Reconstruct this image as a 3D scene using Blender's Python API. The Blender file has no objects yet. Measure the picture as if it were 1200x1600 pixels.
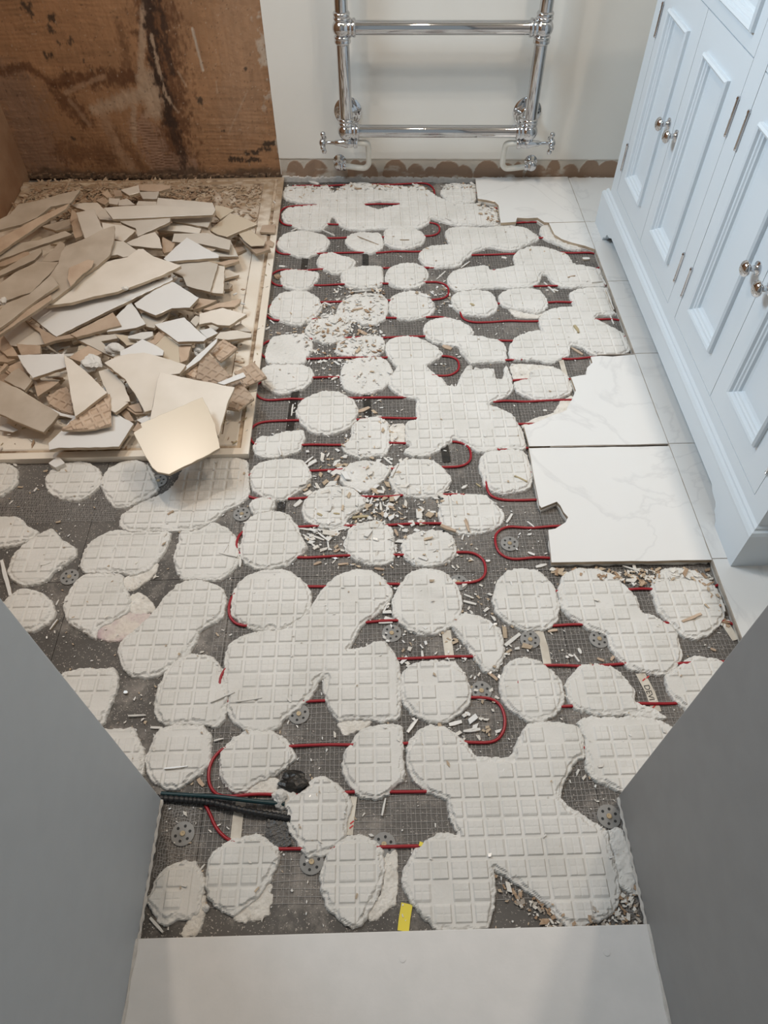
import bpy, bmesh, math, random
import numpy as np
from mathutils import Vector, Matrix

random.seed(7); RNG = np.random.default_rng(7)
SC = bpy.context.scene; COL = SC.collection

# ------------------------------------------------------------------ camera
F_PX, YAW, PITCH, ROLL = 1120.7568, 0.0134227, 0.8954977, -0.0131506
CAM = np.array([-0.62879, -0.76373, 1.11809])
def cam_axes():
    cy, sy, cp, sp = math.cos(YAW), math.sin(YAW), math.cos(PITCH), math.sin(PITCH)
    Fw = np.array([sy*cp, cy*cp, -sp]); r = np.array([cy, -sy, 0.]); u = np.cross(r, Fw)
    c, s = math.cos(ROLL), math.sin(ROLL)
    return c*r+s*u, -s*r+c*u, Fw
AR, AU, AF = cam_axes()
cd = bpy.data.cameras.new('camera'); cam = bpy.data.objects.new('camera', cd); COL.objects.link(cam)
M4 = Matrix(((AR[0], AU[0], -AF[0], CAM[0]), (AR[1], AU[1], -AF[1], CAM[1]), (AR[2], AU[2], -AF[2], CAM[2]), (0, 0, 0, 1)))
cam.matrix_world = M4
cd.sensor_fit = 'VERTICAL'; cd.sensor_height = 36; cd.lens = F_PX/1600*36; cd.clip_start = .01
SC.camera = cam

# ------------------------------------------------------------------ light
w = bpy.data.worlds.new('world'); SC.world = w; w.use_nodes = True
bg = w.node_tree.nodes['Background']; bg.inputs[0].default_value = (.84, .94, 1.0, 1); bg.inputs[1].default_value = .36
def downlight_lamp(x, y, e, z=2.28, size=.07, c=(1, .85, .70)):
    l = bpy.data.lights.new('downlight', 'AREA'); l.shape = 'DISK'; l.size = size; l.energy = e; l.color = c; l.spread = math.radians(150)
    o = bpy.data.objects.new('downlight_lamp', l); COL.objects.link(o); o.location = (x, y, z)
LAMPS = [(-1.2, .57, 8.0), (.075, .12, 5.2), (.075, .42, 5.2), (-.50, .42, 3.2)]
for x, y, e in LAMPS: downlight_lamp(x, y, e)
wl_ = bpy.data.lights.new('window_daylight', 'AREA'); wl_.shape = 'RECTANGLE'; wl_.size = .62; wl_.size_y = .80; wl_.energy = 21; wl_.color = (.66, .85, 1); wl_.spread = math.radians(110)
wo = bpy.data.objects.new('window_daylight', wl_); COL.objects.link(wo); wo.location = (-1.70, .55, 1.62); wo.rotation_euler = (0, math.radians(-58), 0)
vs = SC.view_settings; vs.view_transform = 'Standard'; vs.look = 'None'; vs.gamma = 1; vs.use_curve_mapping = False; vs.exposure = -0.06

# ------------------------------------------------------------------ picture -> place
def ray(u, v):
    return AF*F_PX + AR*(u-600) - AU*(v-800)
def on_plane(u, v, P0, n):
    d = ray(u, v); t = np.dot(np.asarray(P0)-CAM, n)/np.dot(d, n); return CAM+t*d
def W(u, v, z=0.):
    d = ray(u, v); return CAM+d*((z-CAM[2])/d[2])
CROP = {'A': (380, 270, 3.75), 'B': (680, 270, 3.75), 'C': (380, 540, 3.75), 'D': (680, 540, 3.75), 'E': (0, 700, 3),
        'F': (340, 800, 3), 'G': (700, 800, 2.4), 'H': (80, 1020, 3), 'I': (400, 1100, 3), 'J': (740, 1020, 10/3),
        'M': (0, 0, 8/3), 'N': (400, 0, 2), 'X': (0, 0, 1),
        'P1': (0, 280, 60/11), 'P2': (200, 280, 5), 'P3': (0, 400, 60/11), 'P4': (200, 400, 5), 'P5': (0, 540, 60/11), 'P6': (200, 540, 5)}
def px(c, pts):
    a, b, s = CROP[c]; return [(a+x/s, b+y/s) for x, y in pts]

# ------------------------------------------------------------------ noise
def _h(ix, iy, seed):
    n = (ix.astype(np.int64)*374761393 + iy.astype(np.int64)*668265263 + seed*982451653) & 0xffffffff
    n = ((n ^ (n >> 13))*1274126177) & 0xffffffff
    return ((n ^ (n >> 16)) & 0xffff)/65535.0
def vnoise(x, y, seed=0):
    ix, iy = np.floor(x), np.floor(y); fx, fy = x-ix, y-iy
    fx = fx*fx*(3-2*fx); fy = fy*fy*(3-2*fy)
    a, b = _h(ix, iy, seed), _h(ix+1, iy, seed); c, d = _h(ix, iy+1, seed), _h(ix+1, iy+1, seed)
    return (a+(b-a)*fx)*(1-fy)+(c+(d-c)*fx)*fy
def fbm(x, y, seed=0, o=3):
    r = 0; a = .5; t = 0
    for k in range(o):
        r = r+a*vnoise(x*2**k, y*2**k, seed+k*17); t += a; a *= .5
    return r/t*2-1

# ------------------------------------------------------------------ materials
def lin(c):
    return tuple(((v/255)/12.92 if v/255 <= .04045 else ((v/255+.055)/1.055)**2.4) for v in c)
def mat(name, col, rough=.6, metal=0, spec=.5, noise=None, bump=0, bscale=200, col2=None, nscale=8, coat=0, detail=6, contrast=(.35, .65)):
    m = bpy.data.materials.new(name); m.use_nodes = True; nt = m.node_tree; b = nt.nodes['Principled BSDF']
    b.inputs['Base Color'].default_value = (*col, 1); b.inputs['Roughness'].default_value = rough; b.inputs['Metallic'].default_value = metal
    b.inputs['Specular IOR Level'].default_value = spec; b.inputs['Coat Weight'].default_value = coat
    geo = nt.nodes.new('ShaderNodeNewGeometry')
    if col2:
        n = nt.nodes.new('ShaderNodeTexNoise'); n.inputs['Scale'].default_value = nscale; n.inputs['Detail'].default_value = detail
        r = nt.nodes.new('ShaderNodeValToRGB'); r.color_ramp.elements[0].position = contrast[0]; r.color_ramp.elements[1].position = contrast[1]
        r.color_ramp.elements[0].color = (*col, 1); r.color_ramp.elements[1].color = (*col2, 1)
        nt.links.new(geo.outputs['Position'], n.inputs['Vector']); nt.links.new(n.outputs[0], r.inputs[0]); nt.links.new(r.outputs[0], b.inputs['Base Color'])
    if bump:
        n = nt.nodes.new('ShaderNodeTexNoise'); n.inputs['Scale'].default_value = bscale; n.inputs['Detail'].default_value = 5
        bp = nt.nodes.new('ShaderNodeBump'); bp.inputs['Strength'].default_value = 1; bp.inputs['Distance'].default_value = bump
        nt.links.new(geo.outputs['Position'], n.inputs['Vector']); nt.links.new(n.outputs[0], bp.inputs['Height']); nt.links.new(bp.outputs[0], b.inputs['Normal'])
    return m
def attr_mat(name, rough, bump, bscale, attr='paint'):
    m = mat(name, (.5, .5, .5), rough, bump=bump, bscale=bscale); nt = m.node_tree
    a = nt.nodes.new('ShaderNodeAttribute'); a.attribute_name = attr
    nt.links.new(a.outputs['Color'], nt.nodes['Principled BSDF'].inputs['Base Color']); return m
def board_mat():
    m = mat('backer_board', (.078, .071, .064), .75, col2=(.12, .11, .10), nscale=5, bump=.0004, bscale=300); nt = m.node_tree
    b = nt.nodes['Principled BSDF']; base = b.inputs['Base Color'].links[0].from_socket
    geo = [n for n in nt.nodes if n.type == 'NEW_GEOMETRY'][0]
    n = nt.nodes.new('ShaderNodeTexNoise'); n.inputs['Scale'].default_value = 9; n.inputs['Detail'].default_value = 12; n.inputs['Roughness'].default_value = .75
    r = nt.nodes.new('ShaderNodeValToRGB'); r.color_ramp.elements[0].position = .52; r.color_ramp.elements[1].position = .75
    r.color_ramp.elements[0].color = (0, 0, 0, 1); r.color_ramp.elements[1].color = (.65, .65, .65, 1)
    n2 = nt.nodes.new('ShaderNodeTexNoise'); n2.inputs['Scale'].default_value = 420; n2.inputs['Detail'].default_value = 2
    r2 = nt.nodes.new('ShaderNodeValToRGB'); r2.color_ramp.elements[0].position = .64; r2.color_ramp.elements[1].position = .70
    mx2 = nt.nodes.new('ShaderNodeMath'); mx2.operation = 'MAXIMUM'
    mx = nt.nodes.new('ShaderNodeMixRGB'); mx.inputs[2].default_value = (.50, .45, .40, 1)
    L = nt.links.new
    L(geo.outputs['Position'], n.inputs['Vector']); L(geo.outputs['Position'], n2.inputs['Vector']); L(n.outputs[0], r.inputs[0]); L(n2.outputs[0], r2.inputs[0])
    L(r.outputs[0], mx2.inputs[0]); L(r2.outputs[0], mx2.inputs[1]); L(mx2.outputs[0], mx.inputs[0]); L(base, mx.inputs[1]); L(mx.outputs[0], b.inputs['Base Color'])
    return m
def marble_mat():
    m = mat('glazed_marble_tile', (.78, .765, .74), .16, spec=.5); nt = m.node_tree; b = nt.nodes['Principled BSDF']
    geo = [n for n in nt.nodes if n.type == 'NEW_GEOMETRY'][0]
    n = nt.nodes.new('ShaderNodeTexNoise'); n.inputs['Scale'].default_value = 3.2; n.inputs['Detail'].default_value = 7; n.inputs['Distortion'].default_value = 1.2
    r = nt.nodes.new('ShaderNodeValToRGB'); e = r.color_ramp.elements
    e[0].position = .485; e[0].color = (.735, .73, .715, 1); e[1].position = .515; e[1].color = (.735, .73, .715, 1)
    k = e.new(.5); k.color = (.67, .665, .655, 1)
    nt.links.new(geo.outputs['Position'], n.inputs['Vector']); nt.links.new(n.outputs[0], r.inputs[0]); nt.links.new(r.outputs[0], b.inputs['Base Color'])
    return m
def vary(m, amt=.16):
    nt = m.node_tree; b = nt.nodes['Principled BSDF']; i = b.inputs['Base Color']; oi = nt.nodes.new('ShaderNodeObjectInfo'); h = nt.nodes.new('ShaderNodeHueSaturation'); mr = nt.nodes.new('ShaderNodeMapRange')
    mr.inputs[3].default_value = 1-amt; mr.inputs[4].default_value = 1+amt; nt.links.new(oi.outputs['Random'], mr.inputs[0]); nt.links.new(mr.outputs[0], h.inputs['Value'])
    if i.is_linked: nt.links.new(i.links[0].from_socket, h.inputs['Color'])
    else: h.inputs['Color'].default_value = i.default_value
    nt.links.new(h.outputs[0], i); return m
def dirty(m, z0, z1, col):
    # real dust lying over part of the tray, thicker towards the back wall
    nt = m.node_tree; b = nt.nodes['Principled BSDF']; i = b.inputs['Base Color']; src = i.links[0].from_socket
    geo = [n for n in nt.nodes if n.type == 'NEW_GEOMETRY'][0]; sp = nt.nodes.new('ShaderNodeSeparateXYZ'); mr = nt.nodes.new('ShaderNodeMapRange'); mr.inputs[1].default_value = z0; mr.inputs[2].default_value = z1
    n = nt.nodes.new('ShaderNodeTexNoise'); n.inputs['Scale'].default_value = 26; n.inputs['Detail'].default_value = 9; ad = nt.nodes.new('ShaderNodeMath'); ad.operation = 'ADD'; mr2 = nt.nodes.new('ShaderNodeMapRange'); mr2.inputs[1].default_value = .95; mr2.inputs[2].default_value = 1.35
    mx = nt.nodes.new('ShaderNodeMixRGB'); mx.inputs[2].default_value = (*col, 1); L = nt.links.new
    L(geo.outputs['Position'], sp.inputs[0]); L(sp.outputs['Y'], mr.inputs[0]); L(geo.outputs['Position'], n.inputs['Vector']); L(mr.outputs[0], ad.inputs[0]); L(n.outputs[0], ad.inputs[1]); L(ad.outputs[0], mr2.inputs[0])
    L(mr2.outputs[0], mx.inputs[0]); L(src, mx.inputs[1]); L(mx.outputs[0], i); return m
MT = dict(
    board=board_mat(), marble=marble_mat(),
    mortar=mat('white_tile_adhesive', (.61, .595, .56), .85, col2=(.68, .665, .635), nscale=14, bump=.00035, bscale=320, contrast=(.3, .6)),
    mortar_pink=mat('lilac_stained_adhesive', (.50, .38, .40), .9, col2=(.66, .60, .54), nscale=30),
    mortar_edge=mat('adhesive_crumb', (.62, .585, .53), .9, col2=(.74, .71, .66), nscale=60, bump=.002, bscale=180),
    tilebody=mat('tile_body_clay', (.40, .31, .22), .8, col2=(.50, .40, .29), nscale=30, bump=.0008, bscale=220),
    glaze=mat('tile_glaze', (.60, .55, .48), .24, col2=(.67, .62, .555), nscale=12, spec=.5, contrast=(.3, .7)),
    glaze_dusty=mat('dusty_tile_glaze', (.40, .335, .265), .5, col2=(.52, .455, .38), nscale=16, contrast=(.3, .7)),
    glaze_white=mat('clean_tile_glaze', (.72, .715, .70), .2, spec=.5),
    glaze_cream=mat('cream_tile_glaze', (.58, .50, .39), .27, spec=.5),
    tileback=mat('tile_back_clay', (.42, .31, .225), .8, col2=(.50, .385, .29), nscale=22, bump=.0006, bscale=250),
    grout=mat('grout', (.46, .41, .35), .9, col2=(.30, .26, .22), nscale=40),
    red=mat('red_cable', (.30, .006, .014), .35, spec=.5),
    net=mat('fibre_net', (.30, .285, .27), .6),
    tape=mat('cream_tape', (.66, .62, .54), .6, col2=(.5, .45, .38), nscale=40),
    yellow=mat('yellow_tape', (.75, .62, .05), .5),
    ink=mat('black_print', (.02, .02, .02), .6), redink=mat('red_print', (.5, .03, .03), .6),
    black=mat('black_plastic', (.012, .012, .013), .45), tape_black=mat('black_tape', (.010, .010, .010), .35, col2=(.03, .025, .02), nscale=60, bump=.002, bscale=120),
    teal=mat('teal_sleeve', (.005, .03, .035), .4),
    washer=mat('grey_washer', (.25, .245, .235), .6), brass=mat('brass_screw', (.36, .29, .19), .55, metal=.6),
    chrome=mat('chrome', (.60, .60, .61), .05, metal=1),
    pipe=mat('white_pipe', (.66, .64, .58), .45),
    cabinet=mat('pale_blue_grey_paint', (.66, .715, .76), .38, spec=.5),
    dark=mat('dark_gap', (.03, .03, .03), .8),
    wallpaint=mat('white_wall_paint', (.74, .73, .69), .8, col2=(.78, .77, .73), nscale=3),
    jamb_l=mat('grey_paint_left_cool_lit', (.44, .475, .51), .55, col2=(.455, .49, .525), nscale=30),  # jamb grey with bluish ambient light mixed into its colour
    jamb_r=mat('grey_paint_right_shaded', (.27, .265, .26), .55, col2=(.285, .28, .275), nscale=30),  # same jamb grey, darkened in colour for the dimmer right side
    sill=mat('white_sill_paint', (.66, .655, .645), .45, col2=(.70, .69, .68), nscale=25, bump=.0002, bscale=90),
    bead=mat('filler_bead', (.50, .48, .45), .7, col2=(.6, .58, .55), nscale=90),
    tray=mat('shower_tray_acrylic', (.74, .66, .555), .4, col2=(.82, .76, .67), nscale=6, bump=.0004, bscale=140),
    traydirt=mat('tray_dirt', (.20, .13, .08), .9, col2=(.52, .41, .30), nscale=35, contrast=(.35, .55)),
    plaster=attr_mat('brown_plaster', .75, .0012, 120), scar=attr_mat('skirting_scar', .8, .0008, 160),
    brownwall=mat('brown_plaster_side', (.28, .15, .08), .75, col2=(.40, .25, .15), nscale=7, bump=.001, bscale=120),
    ledge=mat('dirty_ledge', (.06, .038, .024), .9, col2=(.22, .14, .085), nscale=70), flake=mat('brown_flake', (.27, .17, .10), .9, col2=(.45, .33, .23), nscale=90), wood=mat('olive_shard', (.40, .33, .20), .8),
)

for k_ in ('glaze', 'tileback', 'tilebody'): vary(MT[k_])
dirty(MT['tray'], .75, 1.6, (.36, .26, .17))
# ------------------------------------------------------------------ objects
def link(name, me, m=None, parent=None):
    o = bpy.data.objects.new(name, me); COL.objects.link(o)
    if m is not None:
        for x in (m if isinstance(m, (list, tuple)) else [m]): me.materials.append(x)
    if parent is not None: o.parent = parent
    return o
def empty(name, loc, label, cat, group=None):
    o = bpy.data.objects.new(name, None); COL.objects.link(o); o.location = loc; o.empty_display_size = .05
    return tag(o, label, cat, group)
def tag(o, label=None, cat=None, group=None, kind=None):
    if label: o['label'] = label
    if cat: o['category'] = cat
    if group: o['group'] = group
    if kind: o['kind'] = kind
    return o
def par(o, root):      # keep world geometry while parenting to an Empty that is only translated
    o.parent = root; o.matrix_parent_inverse = Matrix.Translation(-Vector(root.location)); return o
class MB:
    def __init__(s): s.v = []; s.f = []; s.m = []; s.sm = []
    def add(s, v, f, mi=0, smooth=False):
        n = len(s.v); s.v += [tuple(map(float, p)) for p in v]; s.f += [tuple(i+n for i in q) for q in f]; s.m += [mi]*len(f); s.sm += [smooth]*len(f); return s
    def box(s, a, b, mi=0):
        x0, y0, z0 = a; x1, y1, z1 = b
        return s.add([(x0, y0, z0), (x1, y0, z0), (x1, y1, z0), (x0, y1, z0), (x0, y0, z1), (x1, y0, z1), (x1, y1, z1), (x0, y1, z1)],
                     [(0, 3, 2, 1), (4, 5, 6, 7), (0, 1, 5, 4), (1, 2, 6, 5), (2, 3, 7, 6), (3, 0, 4, 7)], mi)
    def obox(s, O, ex, ey, ez, a, b, mi=0):
        O, ex, ey, ez = map(np.asarray, (O, ex, ey, ez)); c = []
        for z in (a[2], b[2]):
            for x, y in ((a[0], a[1]), (b[0], a[1]), (b[0], b[1]), (a[0], b[1])): c.append(O+ex*x+ey*y+ez*z)
        return s.add(c, [(0, 3, 2, 1), (4, 5, 6, 7), (0, 1, 5, 4), (1, 2, 6, 5), (2, 3, 7, 6), (3, 0, 4, 7)], mi)
    def tube(s, pts, r, n=12, mi=0, caps=True):
        pts = [np.asarray(p, float) for p in pts]; rr = r if isinstance(r, (list, tuple)) else [r]*len(pts)
        v = []; f = []; up = None
        for i, p in enumerate(pts):
            t = pts[min(i+1, len(pts)-1)]-pts[max(i-1, 0)]; t = t/(np.linalg.norm(t)+1e-12)
            if up is None:
                up = np.array([0, 0, 1.]) if abs(t[2]) < .9 else np.array([1., 0, 0])
            a = np.cross(t, up); a /= np.linalg.norm(a)+1e-12; b = np.cross(a, t); up = b
            for k in range(n):
                th = 2*math.pi*k/n; v.append(p+rr[i]*(math.cos(th)*a+math.sin(th)*b))
        for i in range(len(pts)-1):
            for k in range(n): f.append((i*n+k, i*n+(k+1) % n, (i+1)*n+(k+1) % n, (i+1)*n+k))
        if caps: f.append(tuple(range(n))[::-1]); f.append(tuple((len(pts)-1)*n+k for k in range(n)))
        return s.add(v, f, mi, True)
    def lathe(s, O, ax, prof, n=20, mi=0):   # prof: (distance along the axis, radius)
        O = np.asarray(O, float); ax = np.asarray(ax, float); ax /= np.linalg.norm(ax)
        up = np.array([0, 0, 1.]) if abs(ax[2]) < .9 else np.array([1., 0, 0]); a = np.cross(ax, up); a /= np.linalg.norm(a); b = np.cross(a, ax)
        v = []; f = []
        for h, r in prof:
            for k in range(n):
                th = 2*math.pi*k/n; v.append(O+ax*h+r*(math.cos(th)*a+math.sin(th)*b))
        for i in range(len(prof)-1):
            for k in range(n): f.append((i*n+k, i*n+(k+1) % n, (i+1)*n+(k+1) % n, (i+1)*n+k))
        f.append(tuple(range(n))[::-1]); f.append(tuple((len(prof)-1)*n+k for k in range(n)))
        return s.add(v, f, mi, True)
    def build(s, name, m, root=None, origin=None, bevel=0):
        me = bpy.data.meshes.new(name); v = np.array(s.v)
        if origin is not None: v = v-np.asarray(origin)
        me.from_pydata(v.tolist(), [], s.f); me.polygons.foreach_set('material_index', s.m); me.polygons.foreach_set('use_smooth', s.sm); me.update()
        o = link(name, me, m)
        bm = bmesh.new(); bm.from_mesh(me); bmesh.ops.recalc_face_normals(bm, faces=bm.faces)
        for e in bm.edges:
            if len(e.link_faces) == 2 and e.calc_face_angle(0) > .9: e.smooth = False
        bm.to_mesh(me); bm.free()
        if bevel:
            b = o.modifiers.new('bevel', 'BEVEL'); b.width = bevel; b.segments = 2; b.limit_method = 'ANGLE'
        if origin is not None: o.location = origin
        if root is not None:
            if root.type == 'EMPTY' or 'kind' not in root.keys() or True:
                o.parent = root; o.matrix_parent_inverse = Matrix.Translation(-Vector(root.location))
        return o

# ------------------------------------------------------------------ polygon helpers
def sdist(X, Y, poly):
    """signed distance, positive inside"""
    P = np.asarray(poly); Q = np.roll(P, -1, 0); d2 = np.full(X.shape, 1e9); ins = np.zeros(X.shape, bool)
    for (x0, y0), (x1, y1) in zip(P, Q):
        ex, ey = x1-x0, y1-y0; L = ex*ex+ey*ey+1e-14
        t = np.clip(((X-x0)*ex+(Y-y0)*ey)/L, 0, 1); dx = X-x0-t*ex; dy = Y-y0-t*ey; d2 = np.minimum(d2, dx*dx+dy*dy)
        c = ((y0 > Y) != (y1 > Y)) & (X < (x1-x0)*(Y-y0)/(y1-y0+1e-14)+x0); ins ^= c
    d = np.sqrt(d2); return np.where(ins, d, -d)
def smooth_poly(P, it=1, c=.2):
    P = np.asarray(P, float)
    for _ in range(it):
        Q = np.roll(P, -1, 0); P = np.stack([P*(1-c)+Q*c, P*c+Q*(1-c)], 1).reshape(-1, 2)
    return P
def grid_mesh(name, X, Y, Z, keep, smooth=True):
    """heightfield over a kept mask of vertices' cells"""
    ny, nx = X.shape
    cell = keep[:-1, :-1] | keep[1:, :-1] | keep[:-1, 1:] | keep[1:, 1:]
    idx = np.arange(ny*nx).reshape(ny, nx)
    q = np.stack([idx[:-1, :-1], idx[:-1, 1:], idx[1:, 1:], idx[1:, :-1]], -1)[cell]
    used = np.unique(q); remap = np.full(ny*nx, -1); remap[used] = np.arange(len(used)); q = remap[q]
    co = np.stack([X.ravel()[used], Y.ravel()[used], Z.ravel()[used]], -1)
    me = bpy.data.meshes.new(name); me.vertices.add(len(co)); me.vertices.foreach_set('co', co.ravel())
    me.loops.add(q.size); me.loops.foreach_set('vertex_index', q.ravel().astype(np.int32))
    me.polygons.add(len(q)); me.polygons.foreach_set('loop_start', (np.arange(len(q))*4).astype(np.int32)); me.polygons.foreach_set('loop_total', np.full(len(q), 4, np.int32))
    me.polygons.foreach_set('use_smooth', np.full(len(q), smooth)); me.update(calc_edges=True); me.validate()
    return me, used
P = .302                                     # tile module
def waffle(X, Y, pitch=.028, edge=.011, w=.0011):
    lx = np.mod(X, P); ly = np.mod(Y, P)
    ax = (lx-edge)/pitch; ay = (ly-edge)/pitch
    def one(a, gap, ww):
        fr = np.abs(a-np.floor(a)-.5)*pitch           # distance from the middle of a pad
        return np.clip((pitch/2-gap-fr)/ww, 0, 1)
    pad = one(ax, .0022, w)*one(ay, .0022, w)
    inside = (ax > 0) & (ax < 10) & (ay > 0) & (ay < 10)
    fx = np.abs(ax-np.floor(ax)-.5)*pitch; fy = np.abs(ay-np.floor(ay)-.5)*pitch
    mid = np.maximum(np.clip(1-fx/.0016, 0, 1), np.clip(1-fy/.0016, 0, 1))*.22
    cid = _h(np.floor(X/P)*10+np.floor(ax), np.floor(Y/P)*10+np.floor(ay), 3)
    pad = np.where(cid < .035, 0, pad-mid*pad)
    jx = np.minimum(lx, P-lx); jy = np.minimum(ly, P-ly); joint = np.clip(1-np.minimum(jx, jy)/.0022, 0, 1)
    return np.where(inside, pad, 0), joint

ZB, ZM = -.0178, -.0098                      # board surface, adhesive top
# ================================================================== SETTING
floor = MB().box((-2.0, -1.3, -.10), (.75, 1.62, -.034)).build('floor', MT['grout']); tag(floor, kind='structure')
xs = [-1.75, -1.206, -.906, -.302, .302]; ys = [-.612, -.006, .598, 1.202, 1.56]
for i in range(4):
    for j in range(4):
        g = .0005; MB().box((xs[i]+g, ys[j]+g, -.034), (xs[i+1]-g, ys[j+1]-g, ZB)).build('backer_board', MT['board'], floor)
# threshold
sill = MB().box((-.985, -1.5, -.034), (-.262, -.599, 0)).build('trim_1', MT['sill'], bevel=.0015); tag(sill, kind='structure')
for (u, v) in ((629, 1498), (948, 1488)):
    q = W(u, v, .0004); MB().lathe(q-np.array([0, 0, .0006]), (0, 0, 1), [(0, .0045), (.0009, .0045), (.0010, .003)], 16).build('plug', MT['sill'], sill)
# jambs
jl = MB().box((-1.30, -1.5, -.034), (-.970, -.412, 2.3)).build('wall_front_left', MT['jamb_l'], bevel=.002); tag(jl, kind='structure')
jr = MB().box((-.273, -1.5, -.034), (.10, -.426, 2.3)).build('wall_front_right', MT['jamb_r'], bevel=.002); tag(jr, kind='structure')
def bead(x0, y0, x1, y1, r, z, root, sgn):
    pts = []; n = 40
    for k in range(n+1):
        t = k/n; pts.append((x0+(x1-x0)*t+sgn*.0006*math.sin(k*1.7), y0+(y1-y0)*t, z+.0006*math.sin(k*2.3)))
    MB().tube(pts, [r*(1+.35*math.sin(k*1.3)) for k in range(n+1)], 6).build('filler_bead', MT['bead'], root)
bead(-.969, -.60, -.969, -1.2, .0022, .001, jl, 1); bead(-.274, -.60, -.274, -1.2, .0022, .001, jr, 1)
bead(-.9685, -.415, -.9685, -.598, .0022, -.006, jl, 1); bead(-.2745, -.43, -.2745, -.598, .0022, -.006, jr, 1)
# back wall frame
A0 = np.array([-.90204, 1.52417, 0]); DW = np.array([.99883, -.04834, 0]); NW = np.array([-.04834, -.99883, 0]); UZ = np.array([0, 0, 1.])
def wl(s, z, off=0.): return A0+DW*s+NW*off+UZ*z
def wpx(u, v, off=0.):
    q = on_plane(u, v, A0+NW*off, NW)-A0; return float(q@DW), float(q[2])
wb = MB()
wb.obox(A0, DW, NW, UZ, (-.012, -.12, .055), (1.75, 0, 2.3)); wb.obox(A0, DW, NW, UZ, (-.012, -.12, -.034), (1.75, -.003, .055)); wb.obox(A0, DW, NW, UZ, (-1.0, -.12, -.034), (-.012, -.005, 2.3))
wallb = wb.build('wall_back', MT['wallpaint']); tag(wallb, kind='structure')
walll = MB().box((-1.86, -.41, -.034), (-1.735, 1.66, 2.3)).build('wall_left', MT['brownwall']); tag(walll, kind='structure')
wf = MB()
for a_, b_ in (((-1.735, .19, 1.15), (-1.700, .23, 2.06)), ((-1.735, .87, 1.15), (-1.700, .91, 2.06)), ((-1.735, .19, 2.02), (-1.700, .91, 2.06)), ((-1.735, .19, 1.15), (-1.690, .91, 1.19))): wf.box(a_, b_)
wfo = wf.build('window_1', MT['wallpaint']); tag(wfo, kind='structure')
wallr = MB().box((.56, -1.5, -.034), (.68, 1.6, 2.3)).build('wall_right', MT['wallpaint']); tag(wallr, kind='structure')
wfl = MB().box((-1.86, -.56, -.034), (-1.302, -.412, 2.3)).build('wall_front', MT['wallpaint']); tag(wfl, kind='structure')

ceil = MB().box((-1.86, -.56, 2.3), (.68, 1.66, 2.42)).build('ceiling', MT['wallpaint']); tag(ceil, kind='structure')
def paint_panel(name, m, s0, s1, z0, z1, res, off, fn, root):
    S, Z = np.meshgrid(np.arange(s0, s1+res/2, res), np.arange(z0, z1+res/2, res))
    colr, relief = fn(S, Z)
    me, used = grid_mesh(name, S, relief, Z, np.ones(S.shape, bool))
    co = np.zeros(len(used)*3); me.vertices.foreach_get('co', co); co = co.reshape(-1, 3)
    wv = A0+np.outer(co[:, 0], DW)+np.outer(co[:, 1]+off, NW)+np.outer(co[:, 2], UZ)
    me.vertices.foreach_set('co', wv.ravel())
    at = me.color_attributes.new('paint', 'FLOAT_COLOR', 'POINT')
    c = np.ones((len(used), 4)); c[:, :3] = colr.reshape(-1, 3)[used]; at.data.foreach_set('color', c.ravel())
    o = link(name, me, m); o.parent = root; return o
def stroke(S, Z, pts, wd, seed, crop='M', ragged=.5):
    q = [wpx(*p) for p in px(crop, pts)]; d = np.full(S.shape, 9.)
    for (a, b), (c, e) in zip(q[:-1], q[1:]):
        ex, ey = c-a, e-b; L = ex*ex+ey*ey+1e-12; t = np.clip(((S-a)*ex+(Z-b)*ey)/L, 0, 1); d = np.minimum(d, np.hypot(S-a-t*ex, Z-b-t*ey))
    wd = wd/(8/3)/520 if crop == 'M' else wd/2/520
    d = d+ragged*wd*(.75*fbm(S*60, Z*60, seed, 4)+.9*fbm(S*240, Z*90, seed+3, 3))
    return np.clip((wd*1.1-d)/(wd*.7), 0, 1)
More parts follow.
